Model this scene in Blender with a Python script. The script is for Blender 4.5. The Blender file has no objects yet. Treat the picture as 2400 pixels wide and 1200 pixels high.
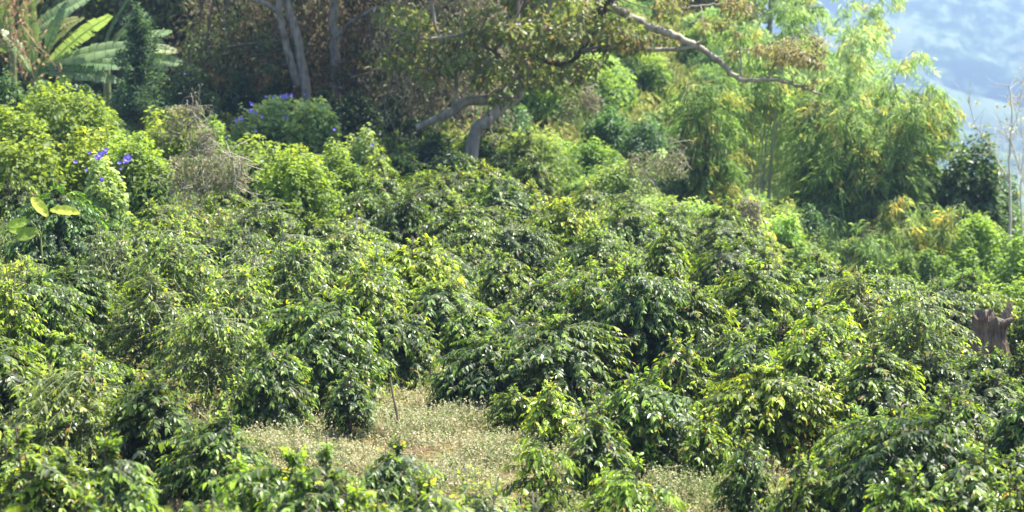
import bpy, math, random
import numpy as np
from mathutils import Vector

# ------------------------------------------------------------------ camera, sky, sun, exposure
S = bpy.context.scene
C = S.collection
CAMZ = 5.0
PITCH = math.atan(640/6000.0)
cam_d = bpy.data.cameras.new("Camera"); cam = bpy.data.objects.new("Camera", cam_d); C.objects.link(cam)
cam.location = (0, 0, CAMZ); cam.rotation_euler = (math.pi/2 - PITCH, 0, 0)
cam_d.lens = 90; cam_d.sensor_width = 36; cam_d.clip_start = 0.5; cam_d.clip_end = 20000
cam_d.dof.use_dof = True; cam_d.dof.focus_distance = 29.0; cam_d.dof.aperture_fstop = 2.2
S.camera = cam
SUN_DIR = Vector((0.42, 0.20, 0.88)).normalized()       # towards the sun
W = bpy.data.worlds.new("World"); S.world = W; W.use_nodes = True
nt = W.node_tree; bg = nt.nodes["Background"]
sky = nt.nodes.new("ShaderNodeTexSky"); sky.sky_type = 'NISHITA'; sky.sun_disc = False
sky.sun_elevation = math.asin(SUN_DIR.z); sky.sun_rotation = math.atan2(SUN_DIR.x, SUN_DIR.y)
nt.links.new(sky.outputs[0], bg.inputs[0]); bg.inputs[1].default_value = 0.105
sd = bpy.data.lights.new("Sun", 'SUN'); sd.energy = 5.0; sd.angle = math.radians(0.5); sd.color = (1.0, 0.95, 0.86)
so = bpy.data.objects.new("Sun", sd); C.objects.link(so); so.rotation_euler = (-SUN_DIR).to_track_quat('-Z', 'Y').to_euler()
S.view_settings.view_transform = 'Standard'; S.view_settings.look = 'None'
S.view_settings.exposure = 1.68; S.view_settings.gamma = 1.0
S.render.engine = 'CYCLES'
cy = S.cycles
cy.max_bounces = 7; cy.diffuse_bounces = 3; cy.glossy_bounces = 2; cy.transmission_bounces = 4
cy.transparent_max_bounces = 8; cy.volume_bounces = 0; cy.sample_clamp_indirect = 4.0
cy.caustics_reflective = False; cy.caustics_refractive = False
cy.use_denoising = True

# ------------------------------------------------------------------ terrain
def ss(t): t = np.clip(t, 0, 1); return t*t*(3-2*t)
def ground_z(x, y):
    x = np.asarray(x, float); y = np.asarray(y, float)
    th = x/np.maximum(y, 5.0); r = np.hypot(x, y)
    u = np.clip((y-30)/25.0, 0, 1.35)
    A = np.interp(th, [-.3, -.2, -.1, 0, .05, .10, .15, .22], [.7, .7, .2, .05, -.3, -1.0, -2.1, -2.9])
    z = u*A
    z = z + 1.6*ss((17-y)/10.0)
    B = np.interp(th, [.085, .118, .14], [1, .35, 0])
    hill = np.minimum(0.125*np.maximum(y-62, 0), 11.0) - 0.1*np.maximum(y-230, 0)*(y > 230)
    hill = np.maximum(hill, -150)
    val = np.interp(r, [60, 110, 300, 800, 1300, 1500, 2000, 2500, 3000, 6000], [0, -14, -62, -170, -160, -110, -5, 80, 110, 110])
    z = z + np.where(y > 60, B*hill + (1-B)*val, 0)
    far = ss((r-500)/600.0)
    rid = (np.sin(x/95.0+np.sin(y/210.0)*1.5)*20 + np.sin(x/41.0+y/130.0+1)*9 + np.sin(y/75.0-x/60.0)*8 + np.sin(x/23.+y/31.)*3 + np.abs(np.sin(x/37.+np.sin(y/90.)*2+y/260.))*26 + np.sin(x/9.+2*np.sin(y/33.))*2.2*np.sin(y/17.))
    z = z + far*rid*0.8
    z = z + 0.05*np.sin(x*1.3+.5)*np.sin(y*1.1) + 0.03*np.sin(x*3.1)*np.sin(y*2.7+1)
    return z
def gz(x, y): return float(ground_z(x, y))
cp_, sp_ = math.cos(PITCH), math.sin(PITCH)
def at(px, py, d):
    """Point of the place seen in that direction, d metres away along y."""
    a = (px-1200)/6000.0; b = -(py-600)/6000.0
    v = (a, cp_ + b*sp_, b*cp_ - sp_)
    k = d/v[1]
    return Vector((v[0]*k, d, CAMZ + v[2]*k))
def seen(x, y, z):
    dz = z-CAMZ
    f = y*cp_ - dz*sp_; u_ = y*sp_ + dz*cp_
    return 1200+6000*x/f, 600-6000*u_/f

# ------------------------------------------------------------------ mesh helpers
class MB:
    def __init__(s): s.v = []; s.c = []; s.f = []; s.n = 0; s.mi = []
    def add(s, V, faces, col, mi=0):
        """V (k,3); faces: list of (m,p) int arrays; col (k,3) or (3,)"""
        V = np.asarray(V, float); k = len(V)
        if k == 0: return
        col = np.asarray(col, float)
        if col.ndim == 1: col = np.tile(col, (k, 1))
        s.v.append(V); s.c.append(col)
        for F in faces:
            F = np.asarray(F, int)
            if len(F): s.f.append(F + s.n); s.mi.append(mi)
        s.n += k
    def tube(s, pts, rad, sides=5, col=(.3, .25, .2), mi=0):
        P = np.asarray([tuple(p) for p in pts], float); n = len(P)
        R = np.asarray(rad, float)
        if R.ndim == 0: R = np.full(n, float(R))
        T = np.gradient(P, axis=0); T /= np.linalg.norm(T, axis=1, keepdims=True)+1e-9
        ref = np.where(np.abs(T[:, 2:3]) > .9, np.array([[1., 0, 0]]), np.array([[0, 0, 1.]]))
        ref = np.tile(ref[:1], (n, 1)) if abs(T[0, 2]) <= .9 else ref
        U = np.cross(T, ref); U /= np.linalg.norm(U, axis=1, keepdims=True)+1e-9
        for i in range(1, n):
            if np.dot(U[i], U[i-1]) < 0: U[i] = -U[i]
        Wv = np.cross(T, U)
        for i in range(1, n):
            if np.dot(Wv[i], Wv[i-1]) < 0: Wv[i] = -Wv[i]
        a = np.arange(sides)*2*math.pi/sides
        V = P[:, None] + R[:, None, None]*(U[:, None]*np.cos(a)[None, :, None] + Wv[:, None]*np.sin(a)[None, :, None])
        idx = np.arange(n*sides).reshape(n, sides)
        F = np.stack([idx[:-1], np.roll(idx, -1, 1)[:-1], np.roll(idx, -1, 1)[1:], idx[1:]], -1).reshape(-1, 4)
        s.add(V.reshape(-1, 3), [F], col, mi)
    def mesh(s, name, mats, smooth=True):
        me = bpy.data.meshes.new(name)
        V = np.concatenate(s.v); Cc = np.concatenate(s.c)
        me.vertices.add(len(V)); me.vertices.foreach_set("co", V.astype(np.float32).ravel())
        loops = np.concatenate([F.ravel() for F in s.f]); cnt = np.concatenate([np.full(len(F), F.shape[1]) for F in s.f])
        mi = np.concatenate([np.full(len(F), m) for F, m in zip(s.f, s.mi)])
        me.loops.add(len(loops)); me.loops.foreach_set("vertex_index", loops.astype(np.int32))
        me.polygons.add(len(cnt)); st = np.concatenate([[0], np.cumsum(cnt)[:-1]])
        me.polygons.foreach_set("loop_start", st.astype(np.int32))
        me.polygons.foreach_set("use_smooth", np.full(len(cnt), smooth))
        me.polygons.foreach_set("material_index", mi.astype(np.int32))
        at_ = me.attributes.new("Col", 'FLOAT_COLOR', 'POINT')
        at_.data.foreach_set("color", np.concatenate([Cc, np.ones((len(Cc), 1))], 1).astype(np.float32).ravel())
        for m in (mats if isinstance(mats, (list, tuple)) else [mats]): me.materials.append(m)
        me.update(calc_edges=True); me.validate()
        return me
def norm(A): return A/(np.linalg.norm(A, axis=-1, keepdims=True)+1e-9)
def leaves(mb, P, D, N, L, Wd, droop, col, fold=.25, tipcol=None, mi=0):
    """full leaves: 8 verts, folded along the midrib, curving down"""
    n = len(P)
    if n == 0: return
    L = np.broadcast_to(L, (n,))[:, None]; Wd = np.broadcast_to(Wd, (n,))[:, None]; droop = np.broadcast_to(droop, (n,))[:, None]
    D = norm(D); Sd = norm(np.cross(D, N)); Nn = norm(np.cross(Sd, D))
    dn = np.array([[0, 0, -1.]])
    def mid(t): return P + D*(t*L) + dn*(droop*L*t*t)
    def pt(t, w, sg): return mid(t) + sg*Sd*(Wd*.5*w) + Nn*(fold*Wd*.5*w)
    V = np.stack([mid(0), pt(.32, .92, -1), mid(.32), pt(.32, .92, 1), pt(.68, .8, -1), mid(.68), pt(.68, .8, 1), mid(1.05)], 1)
    base = np.arange(n)[:, None]*8
    T = np.concatenate([base+np.array([[0, 2, 1]]), base+np.array([[0, 3, 2]]), base+np.array([[4, 5, 7]]), base+np.array([[5, 6, 7]])])
    Q = np.concatenate([base+np.array([[1, 2, 5, 4]]), base+np.array([[2, 3, 6, 5]])])
    col = np.asarray(col, float)
    if col.ndim == 1: col = np.tile(col, (n, 1))
    cc = np.repeat(col, 8, 0)
    mb.add(V.reshape(-1, 3), [T, Q], cc, mi)
def leaflets(mb, P, D, N, L, Wd, col, droop=0.2, fold=.3, mi=0):
    """small or far leaves: 4 verts"""
    n = len(P)
    if n == 0: return
    L = np.broadcast_to(L, (n,))[:, None]; Wd = np.broadcast_to(Wd, (n,))[:, None]
    D = norm(D); Sd = norm(np.cross(D, N)); Nn = norm(np.cross(Sd, D))
    m = P + D*(.45*L)
    V = np.stack([P, m-Sd*Wd*.5+Nn*fold*Wd*.5, P+D*L-np.array([[0, 0, 1.]])*droop*L, m+Sd*Wd*.5+Nn*fold*Wd*.5], 1)
    base = np.arange(n)[:, None]*4
    T = np.concatenate([base+np.array([[0, 2, 1]]), base+np.array([[0, 3, 2]])])
    col = np.asarray(col, float)
    if col.ndim == 1: col = np.tile(col, (n, 1))
    mb.add(V.reshape(-1, 3), [T], np.repeat(col, 4, 0), mi)
def rdir(rng, n): return norm(rng.normal(size=(n, 3)))
def link(name, me, parent=None):
    o = bpy.data.objects.new(name, me); C.objects.link(o)
    if parent: o.parent = parent
    return o
def empty(name, loc, rz=0, sc=(1, 1, 1)):
    o = bpy.data.objects.new(name, None); C.objects.link(o); o.location = loc; o.rotation_euler = (0, 0, rz); o.scale = sc
    o.empty_display_size = .2
    return o
def tag(o, label=None, cat=None, group=None, kind=None):
    if label: o['label'] = label
    if cat: o['category'] = cat
    if group: o['group'] = group
    if kind: o['kind'] = kind
    return o

# ------------------------------------------------------------------ materials
def newmat(name):
    m = bpy.data.materials.new(name); m.use_nodes = True
    t = m.node_tree; t.nodes.clear()
    return m, t, t.nodes.new, t.links.new
def leafmat(name, rough=.35, spec=.5, trans=.4, tint=(1.2, 1.12, .5), hv=.06, coat=0):
    m, t, N, Lk = newmat(name)
    out = N('ShaderNodeOutputMaterial'); a = N('ShaderNodeAttribute'); a.attribute_name = 'Col'
    oi = N('ShaderNodeObjectInfo')
    mul = N('ShaderNodeMix'); mul.data_type = 'RGBA'; mul.blend_type = 'MULTIPLY'; mul.inputs[0].default_value = 1
    Lk(a.outputs['Color'], mul.inputs[6]); Lk(oi.outputs['Color'], mul.inputs[7])
    hs = N('ShaderNodeHueSaturation')
    mr = N('ShaderNodeMapRange'); mr.inputs[3].default_value = .8; mr.inputs[4].default_value = 1.2
    Lk(oi.outputs['Random'], mr.inputs[0]); Lk(mr.outputs[0], hs.inputs['Value']); Lk(mul.outputs[2], hs.inputs['Color'])
    # blotchy veins and wear on each blade
    no = N('ShaderNodeTexNoise'); no.inputs['Scale'].default_value = 45
    tc = N('ShaderNodeTexCoord'); Lk(tc.outputs['Object'], no.inputs['Vector'])
    mr2 = N('ShaderNodeMapRange'); mr2.inputs[3].default_value = .75; mr2.inputs[4].default_value = 1.25
    Lk(no.outputs[0], mr2.inputs[0])
    rv = N('ShaderNodeTexNoise'); rv.inputs['Scale'].default_value = 7; Lk(tc.outputs['Object'], rv.inputs['Vector'])
    rm = N('ShaderNodeMapRange'); rm.inputs[1].default_value = .35; rm.inputs[2].default_value = .65; rm.inputs[3].default_value = rough-.06; rm.inputs[4].default_value = rough+.3; Lk(rv.outputs[0], rm.inputs[0])
    m2 = N('ShaderNodeVectorMath'); m2.operation = 'SCALE'; Lk(hs.outputs[0], m2.inputs[0]); Lk(mr2.outputs[0], m2.inputs['Scale'])
    geo = N('ShaderNodeNewGeometry')
    bk = N('ShaderNodeMix'); bk.data_type = 'RGBA'; bk.blend_type = 'MIX'
    bf = N('ShaderNodeMath'); bf.operation = 'MULTIPLY'; bf.inputs[1].default_value = .35
    Lk(geo.outputs['Backfacing'], bf.inputs[0]); Lk(bf.outputs[0], bk.inputs[0])
    Lk(m2.outputs[0], bk.inputs[6])
    pal = N('ShaderNodeVectorMath'); pal.operation = 'MULTIPLY_ADD'; Lk(m2.outputs[0], pal.inputs[0])
    pal.inputs[1].default_value = (1.5, 1.4, 1.4); pal.inputs[2].default_value = (.03, .045, .03)
    Lk(pal.outputs[0], bk.inputs[7])
    p = N('ShaderNodeBsdfPrincipled'); p.inputs['Roughness'].default_value = rough
    p.inputs['Specular IOR Level'].default_value = spec
    Lk(bk.outputs[2], p.inputs['Base Color']); Lk(rm.outputs[0], p.inputs['Roughness'])
    tr = N('ShaderNodeBsdfTranslucent')
    tm = N('ShaderNodeVectorMath'); tm.operation = 'MULTIPLY'; tm.inputs[1].default_value = [c*1.9 for c in tint]
    Lk(m2.outputs[0], tm.inputs[0]); Lk(tm.outputs[0], tr.inputs[0])
    mx = N('ShaderNodeMixShader'); mx.inputs[0].default_value = trans
    Lk(p.outputs[0], mx.inputs[1]); Lk(tr.outputs[0], mx.inputs[2]); Lk(mx.outputs[0], out.inputs[0])
    return m
def barkmat(name, c1, c2, scale=14, rough=.85, stretch=(1, 1, .25), bump=.4):
    m, t, N, Lk = newmat(name)
    out = N('ShaderNodeOutputMaterial'); p = N('ShaderNodeBsdfPrincipled'); p.inputs['Roughness'].default_value = rough
    p.inputs['Specular IOR Level'].default_value = .25
    tc = N('ShaderNodeTexCoord'); mp = N('ShaderNodeMapping'); mp.inputs['Scale'].default_value = stretch
    no = N('ShaderNodeTexNoise'); no.inputs['Scale'].default_value = scale; no.inputs['Detail'].default_value = 6
    no2 = N('ShaderNodeTexNoise'); no2.inputs['Scale'].default_value = scale*.25; no2.inputs['Detail'].default_value = 4
    Lk(tc.outputs['Object'], mp.inputs[0]); Lk(mp.outputs[0], no.inputs[0]); Lk(tc.outputs['Object'], no2.inputs[0])
    ad = N('ShaderNodeMath'); ad.operation = 'ADD'; Lk(no.outputs[0], ad.inputs[0]); Lk(no2.outputs[0], ad.inputs[1])
    cr = N('ShaderNodeMapRange'); cr.inputs[1].default_value = .75; cr.inputs[2].default_value = 1.25; Lk(ad.outputs[0], cr.inputs[0])
    mx = N('ShaderNodeMix'); mx.data_type = 'RGBA'; mx.inputs[6].default_value = (*c1, 1); mx.inputs[7].default_value = (*c2, 1)
    Lk(cr.outputs[0], mx.inputs[0]); Lk(mx.outputs[2], p.inputs['Base Color'])
    b = N('ShaderNodeBump'); b.inputs['Strength'].default_value = bump; b.inputs['Distance'].default_value = .03
    Lk(no.outputs[0], b.inputs['Height']); Lk(b.outputs[0], p.inputs['Normal']); Lk(p.outputs[0], out.inputs[0])
    return m
def colmat(name, rough=.8, trans=0.0):
    m, t, N, Lk = newmat(name)
    out = N('ShaderNodeOutputMaterial'); a = N('ShaderNodeAttribute'); a.attribute_name = 'Col'
    p = N('ShaderNodeBsdfPrincipled'); p.inputs['Roughness'].default_value = rough; p.inputs['Specular IOR Level'].default_value = .3
    no = N('ShaderNodeTexNoise'); no.inputs['Scale'].default_value = 20
    mr = N('ShaderNodeMapRange'); mr.inputs[3].default_value = .7; mr.inputs[4].default_value = 1.3; Lk(no.outputs[0], mr.inputs[0])
    sc = N('ShaderNodeVectorMath'); sc.operation = 'SCALE'; Lk(a.outputs['Color'], sc.inputs[0]); Lk(mr.outputs[0], sc.inputs['Scale'])
    Lk(sc.outputs[0], p.inputs['Base Color'])
    if trans:
        tr = N('ShaderNodeBsdfTranslucent'); Lk(sc.outputs[0], tr.inputs[0])
        mx = N('ShaderNodeMixShader'); mx.inputs[0].default_value = trans
        Lk(p.outputs[0], mx.inputs[1]); Lk(tr.outputs[0], mx.inputs[2]); Lk(mx.outputs[0], out.inputs[0])
    else: Lk(p.outputs[0], out.inputs[0])
    return m
M_COFFEE = leafmat('coffee_leaf', rough=.36, spec=.5, trans=.42)
M_SOFT = leafmat('soft_leaf', rough=.5, spec=.4, trans=.45)
M_BAMBOO = leafmat('bamboo_leaf', rough=.5, spec=.35, trans=.46, tint=(1.08, 1.08, .7))
M_TREE = leafmat('tree_leaf', rough=.42, spec=.5, trans=.4, tint=(1.0, 1.05, .6))
M_PALM = leafmat('paddle_leaf', rough=.35, spec=.5, trans=.3, tint=(1.2, 1.15, .5))
M_TWIG = colmat('twig_bark', .8)
M_WEED = colmat('weed_stalk', .85, .35)
M_BARK = barkmat('grey_bark', (.40, .355, .29), (.16, .13, .10))
M_DARKBARK = barkmat('dark_bark', (.12, .1, .08), (.04, .032, .025))
M_STUMP = barkmat('weathered_stump', (.23, .18, .135), (.075, .053, .04), scale=26, stretch=(1.6, 1.6, .18), bump=.9)
M_CULM = barkmat('bamboo_culm', (.40, .42, .28), (.2, .24, .12), scale=6)
M_FLOWER = colmat('flower_petal', .5, .35)
M_STAKE = barkmat('stake_wood', (.4, .33, .24), (.22, .17, .11), scale=30)

def groundmat():
    m, t, N, Lk = newmat('soil_and_litter')
    out = N('ShaderNodeOutputMaterial'); p = N('ShaderNodeBsdfPrincipled'); p.inputs['Roughness'].default_value = .95
    p.inputs['Specular IOR Level'].default_value = .15
    tc = N('ShaderNodeTexCoord')
    n1 = N('ShaderNodeTexNoise'); n1.inputs['Scale'].default_value = 1.3; n1.inputs['Detail'].default_value = 8
    n2 = N('ShaderNodeTexNoise'); n2.inputs['Scale'].default_value = 18; n2.inputs['Detail'].default_value = 8
    for n in (n1, n2): Lk(tc.outputs['Object'], n.inputs[0])
    r1 = N('ShaderNodeValToRGB'); e = r1.color_ramp.elements
    e[0].position = .35; e[0].color = (.10, .075, .045, 1); e[1].position = .65; e[1].color = (.11, .12, .04, 1)
    Lk(n1.outputs[0], r1.inputs[0])
    r2 = N('ShaderNodeValToRGB'); e = r2.color_ramp.elements
    e[0].position = .38; e[0].color = (.45, .4, .35, 1); e[1].position = .62; e[1].color = (1.9, 1.7, 1.3, 1)
    Lk(n2.outputs[0], r2.inputs[0])
    mx = N('ShaderNodeMix'); mx.data_type = 'RGBA'; mx.blend_type = 'MULTIPLY'; mx.inputs[0].default_value = 1
    Lk(r1.outputs[0], mx.inputs[6]); Lk(r2.outputs[0], mx.inputs[7]); Lk(mx.outputs[2], p.inputs['Base Color'])
    b = N('ShaderNodeBump'); b.inputs['Strength'].default_value = .8; b.inputs['Distance'].default_value = .06
    Lk(n2.outputs[0], b.inputs['Height']); Lk(b.outputs[0], p.inputs['Normal'])
    Lk(p.outputs[0], out.inputs[0]); return m
def hillmat():
    m, t, N, Lk = newmat('far_valley_fields')
    out = N('ShaderNodeOutputMaterial'); p = N('ShaderNodeBsdfPrincipled'); p.inputs['Roughness'].default_value = 1
    p.inputs['Specular IOR Level'].default_value = .05
    tc = N('ShaderNodeTexCoord')
    mp = N('ShaderNodeMapping'); mp.inputs['Scale'].default_value = (1, .3, 1.6)
    n1 = N('ShaderNodeTexNoise'); n1.inputs['Scale'].default_value = .016; n1.inputs['Detail'].default_value = 5; n1.inputs['Distortion'].default_value = .8
    n2 = N('ShaderNodeTexNoise'); n2.inputs['Scale'].default_value = .09; n2.inputs['Detail'].default_value = 9; n2.inputs['Roughness'].default_value = .7
    n3 = N('ShaderNodeTexVoronoi'); n3.inputs['Scale'].default_value = .02; n3.inputs['Randomness'].default_value = 1
    Lk(tc.outputs['Object'], mp.inputs[0])
    for n in (n1, n2, n3): Lk(mp.outputs[0], n.inputs[0])
    ad = N('ShaderNodeMath'); ad.operation = 'MULTIPLY_ADD'; ad.inputs[1].default_value = .9
    Lk(n2.outputs[0], ad.inputs[0]); Lk(n1.outputs[0], ad.inputs[2])
    r = N('ShaderNodeValToRGB'); e = r.color_ramp.elements
    e[0].position = .84; e[0].color = (.02, .04, .016, 1); e[1].position = 1.0; e[1].color = (.13, .165, .085, 1)
    k = e.new(.93); k.color = (.055, .09, .035, 1)
    Lk(ad.outputs[0], r.inputs[0])
    mx = N('ShaderNodeMix'); mx.data_type = 'RGBA'; mx.blend_type = 'SOFT_LIGHT'; mx.inputs[0].default_value = 0.0
    Lk(r.outputs[0], mx.inputs[6]); Lk(n3.outputs['Color'], mx.inputs[7]); Lk(mx.outputs[2], p.inputs['Base Color'])
    Lk(p.outputs[0], out.inputs[0]); return m

# ------------------------------------------------------------------ ground and far hills (one polar sheet each, meeting at 420 m)
def polar(rs, az):
    R, A = np.meshgrid(rs, az, indexing='ij')
    X = R*np.sin(A); Y = R*np.cos(A); Z = ground_z(X, Y)
    V = np.stack([X, Y, Z], -1).reshape(-1, 3)
    idx = np.arange(len(rs)*len(az)).reshape(len(rs), len(az))
    i2 = np.roll(idx, -1, 1)
    F = np.stack([idx[:-1], i2[:-1], i2[1:], idx[1:]], -1).reshape(-1, 4)[:, ::-1]
    return V, F
azw = np.concatenate([np.linspace(-.32, .32, 261)[:-1], np.linspace(.32, 2*math.pi-.32, 61)[:-1]])
mb = MB()
rs1 = np.concatenate([[.3], np.arange(2, 70, .5), np.geomspace(70, 420, 40)])
V, F = polar(rs1, azw)
mb.add(V, [F], (0, 0, 0)); g = link('ground', mb.mesh('ground', groundmat())); tag(g, kind='structure')
mb = MB(); V, F = polar(np.concatenate([np.geomspace(420, 1150, 50)[:-1], np.linspace(1150, 3000, 330)[:-1], np.geomspace(3000, 6000, 20)]), azw); mb.add(V, [F], (0, 0, 0))
h = link('hills', mb.mesh('hills', hillmat())); tag(h, kind='structure')

# ------------------------------------------------------------------ coffee bush
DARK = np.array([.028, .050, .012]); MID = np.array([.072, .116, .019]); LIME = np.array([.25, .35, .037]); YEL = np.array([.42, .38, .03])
BROWNC = np.array([.30, .17, .06])
def coffee_mesh(seed, R=.9, H=1.6, nb=170, sparse=False, young=False, leafL=.064, lobes=3):
    rng = np.random.default_rng(seed)
    lf = MB(); st = MB()
    nst = 1 if young else rng.integers(3, 6)
    stems = []
    for i in range(nst):
        a = rng.uniform(0, 6.28); sp = (rng.uniform(.15, .5)*R if nst > 1 else .05)
        hh = H*rng.uniform(.82, 1.0) if i else H*.97
        k = np.linspace(0, 1, 7)[:, None]
        pts = np.concatenate([np.cos(a)*sp*k**.8, np.sin(a)*sp*k**.8, hh*k], 1) + rng.normal(size=(7, 3))*.015
        pts[0] = (np.cos(a)*.05, np.sin(a)*.05, -.05)
        stems.append((pts, hh))
        st.tube(pts, np.linspace(.022 if not (young or sparse) else .012, .005, 7), 5, (.30, .27, .22) if sparse else (.16, .12, .09))
    # lumpy dome envelope
    la = rng.uniform(0, 6.28, lobes); lw = rng.uniform(.12, .3, lobes)
    def env(a, zf):
        b = np.sqrt(max(0.02, 1-((zf-.35)/.67)**2.25)) if zf > .35 else .86+.4*zf
        s_ = 1
        for q, w in zip(la, lw): s_ += w*math.cos(2*(a-q)+3*zf)*.6
        return R*b*s_*rng.uniform(.78, 1.12)*(1.05 if rng.random() > .06 else 1.25)
    PP, DD, NN, LL, CCc, DR = [], [], [], [], [], []
    for i in range(nb):
        pts, hh = stems[rng.integers(nst)]
        zf = rng.uniform(.10, 1.0)**(.85) if not young else rng.uniform(.12, 1)
        zf = min(zf, .98)
        z0 = zf*hh; k = np.array([np.interp(z0, pts[:, 2], pts[:, 0]), np.interp(z0, pts[:, 2], pts[:, 1]), z0*.93])
        a = rng.uniform(0, 6.28)
        tgt = np.array([math.cos(a), math.sin(a), 0])*env(a, zf)
        hor = tgt - np.array([k[0], k[1], 0]); ln = np.linalg.norm(hor[:2])
        if ln < .12: hor = np.array([math.cos(a), math.sin(a), 0])*.15; ln = .15
        hd = hor/ln
        up = rng.uniform(.25, .55); dr = rng.uniform(.35, .75)
        def bp(t): return k + hor*t + np.array([0, 0, 1])*ln*(up*t - dr*t*t)
        if zf > .93: # leader tips
            hd0 = hd; ln2 = rng.uniform(.03, .13)
            def bp(t, ln2=ln2): return k + hd0*ln*.35*t + np.array([0, 0, 1])*(ln2*t)
            ln = ln2+ln*.35
        ts = np.linspace(0, 1, 5)
        tp = np.array([bp(t) for t in ts])
        if sparse or i % 2 == 0: st.tube(tp, np.linspace(.006, .0025, 5), 3, (.27, .27, .15) if sparse else (.17, .15, .09))
        t0 = .25 if not sparse else .27
        nn = max(3, int(ln*(1-t0)/.027))
        if sparse: nn = max(2, int(nn*.75))
        tt = np.repeat(np.linspace(t0, 1, nn) + rng.normal(size=nn)*.01, 2); m = len(tt); sg = np.tile([-1., 1.], nn)[:, None]
        tip = np.repeat(np.arange(nn) >= nn-2, 2); sub = np.repeat(np.arange(nn) == nn-3, 2)
        keep = rng.random(m) > (.2 if sparse else .08)
        def bq(t):
            t = t[:, None]
            if zf > .93: return k + hd*ln*.35*t + np.array([0, 0, 1])*(ln2*t)
            return k + hor*t + np.array([0, 0, 1])*ln*(up*t - dr*t*t)
        P = bq(tt); Tn = norm(bq(np.minimum(tt+.02, 1.05))-bq(tt-.02))
        sd_ = norm(np.cross(Tn, np.array([0, 0, 1.]))+1e-6)
        Dt = Tn*.9 + sd_*sg*.45 + np.array([0, 0, 1.])*rng.uniform(-.3, .15, (m, 1))
        Dm = Tn*rng.uniform(.3, .7, (m, 1)) + sd_*sg*rng.uniform(.45, .95, (m, 1)) - np.array([0, 0, 1.])*rng.uniform(-.1, .55, (m, 1))
        D = np.where(tip[:, None], Dt, Dm) + rng.normal(size=(m, 3))*.2
        N_ = np.array([0, 0, 1.]) + Tn*.35 + rng.normal(size=(m, 3))*.32
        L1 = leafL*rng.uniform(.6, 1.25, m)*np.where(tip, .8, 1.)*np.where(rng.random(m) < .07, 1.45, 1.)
        age_lit = tip*.75 + .4*(zf > .72)*rng.random(m) + .12*sub + (.2 if young else 0)  # new growth at tips; lime near the crown top paints in sunlit caps
        r_ = rng.random((m, 1)); ag = age_lit[:, None]*.8
        c = np.where(age_lit[:, None] < .3, DARK*(1-r_)+MID*r_, MID*(1-ag)+LIME*ag)
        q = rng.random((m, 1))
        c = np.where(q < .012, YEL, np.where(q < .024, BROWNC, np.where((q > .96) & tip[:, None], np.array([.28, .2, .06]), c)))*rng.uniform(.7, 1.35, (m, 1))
        for lst, arr in ((PP, P), (DD, D), (NN, N_), (LL, L1), (DR, rng.uniform(.05, .6, m)), (CCc, c)): lst.append(arr[keep])
    PP, DD, NN, LL, CCc, DR = [np.concatenate(q) for q in (PP, DD, NN, LL, CCc, DR)]
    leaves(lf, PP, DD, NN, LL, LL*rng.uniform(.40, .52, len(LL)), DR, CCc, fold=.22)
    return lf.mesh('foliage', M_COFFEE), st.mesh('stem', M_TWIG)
CACHE = {}; PICK = random.Random(9)
def coffee_for(knd, R, H):
    Rk = max(.3, round(R/.16)*.16); Hk = max(.75, round(H/.3)*.3); key = (knd, round(Rk, 2), round(Hk, 2))
    if key not in CACHE: CACHE[key] = []
    L_ = CACHE[key]
    if len(L_) < 2 and (not L_ or PICK.random() < .5):
        sd_ = 1000+len(CACHE)*7+len(L_); a = Rk*Hk/1.44
        if knd == 'young': kw = dict(young=True, nb=int(100*a/.2)+14)
        elif knd == 'sparse': kw = dict(sparse=True, nb=int(400*a)+20, leafL=.06)
        else: kw = dict(nb=int(540*a**.85)+45)
        L_.append(coffee_mesh(sd_, R=Rk, H=Hk, **kw))
    return PICK.choice(L_), Rk, Hk
rnd = random.Random(5)
TONE = {'fresh': (1.35, 1.35, .9), 'yellow': (1.75, 1.6, .8), 'mid': (1.08, 1.12, 1.0), 'dark': (.72, .8, .95), 'silver': (.95, .98, 1.3),
        'sparse': (1.45, 1.4, 1.1), 'pale': (1.35, 1.3, 1.4), 'blue': (.62, .8, 1.0)}
BUSHES = []   # x, y, R, crown box in the photo
def plant_bush(x, y, R, H, knd, tone, label, group, name='coffee_bush', z=None):
    (fo, stm), Rk, Hk = coffee_for(knd, R, H)
    z = gz(x, y) if z is None else z
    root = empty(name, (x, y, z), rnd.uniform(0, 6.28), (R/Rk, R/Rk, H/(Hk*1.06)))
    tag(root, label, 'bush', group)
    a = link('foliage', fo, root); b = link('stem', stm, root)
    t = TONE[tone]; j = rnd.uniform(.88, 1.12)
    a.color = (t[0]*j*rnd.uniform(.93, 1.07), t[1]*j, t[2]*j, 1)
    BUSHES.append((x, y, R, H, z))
    return root
def solve(px, ytop, H, dmin=7.5):
    prev = None
    d = dmin
    while d < 95:
        p = at(px, ytop, d); q = p.z - gz(p.x, d) - H
        if q <= 0: return p.x, d
        d += .05
    return p.x, d
def bush(px, ytop, wpx, H, tone, label, knd=None, group='coffee bushes on the slope'):
    if 480 < ytop < 930: H *= .9
    x, y = solve(px, ytop, H)
    R = max(.25, wpx/2*y/6000.0)*1.0
    if knd is None: knd = 'full'
    return plant_bush(x, y, R, H, knd, tone, label, group)

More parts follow.
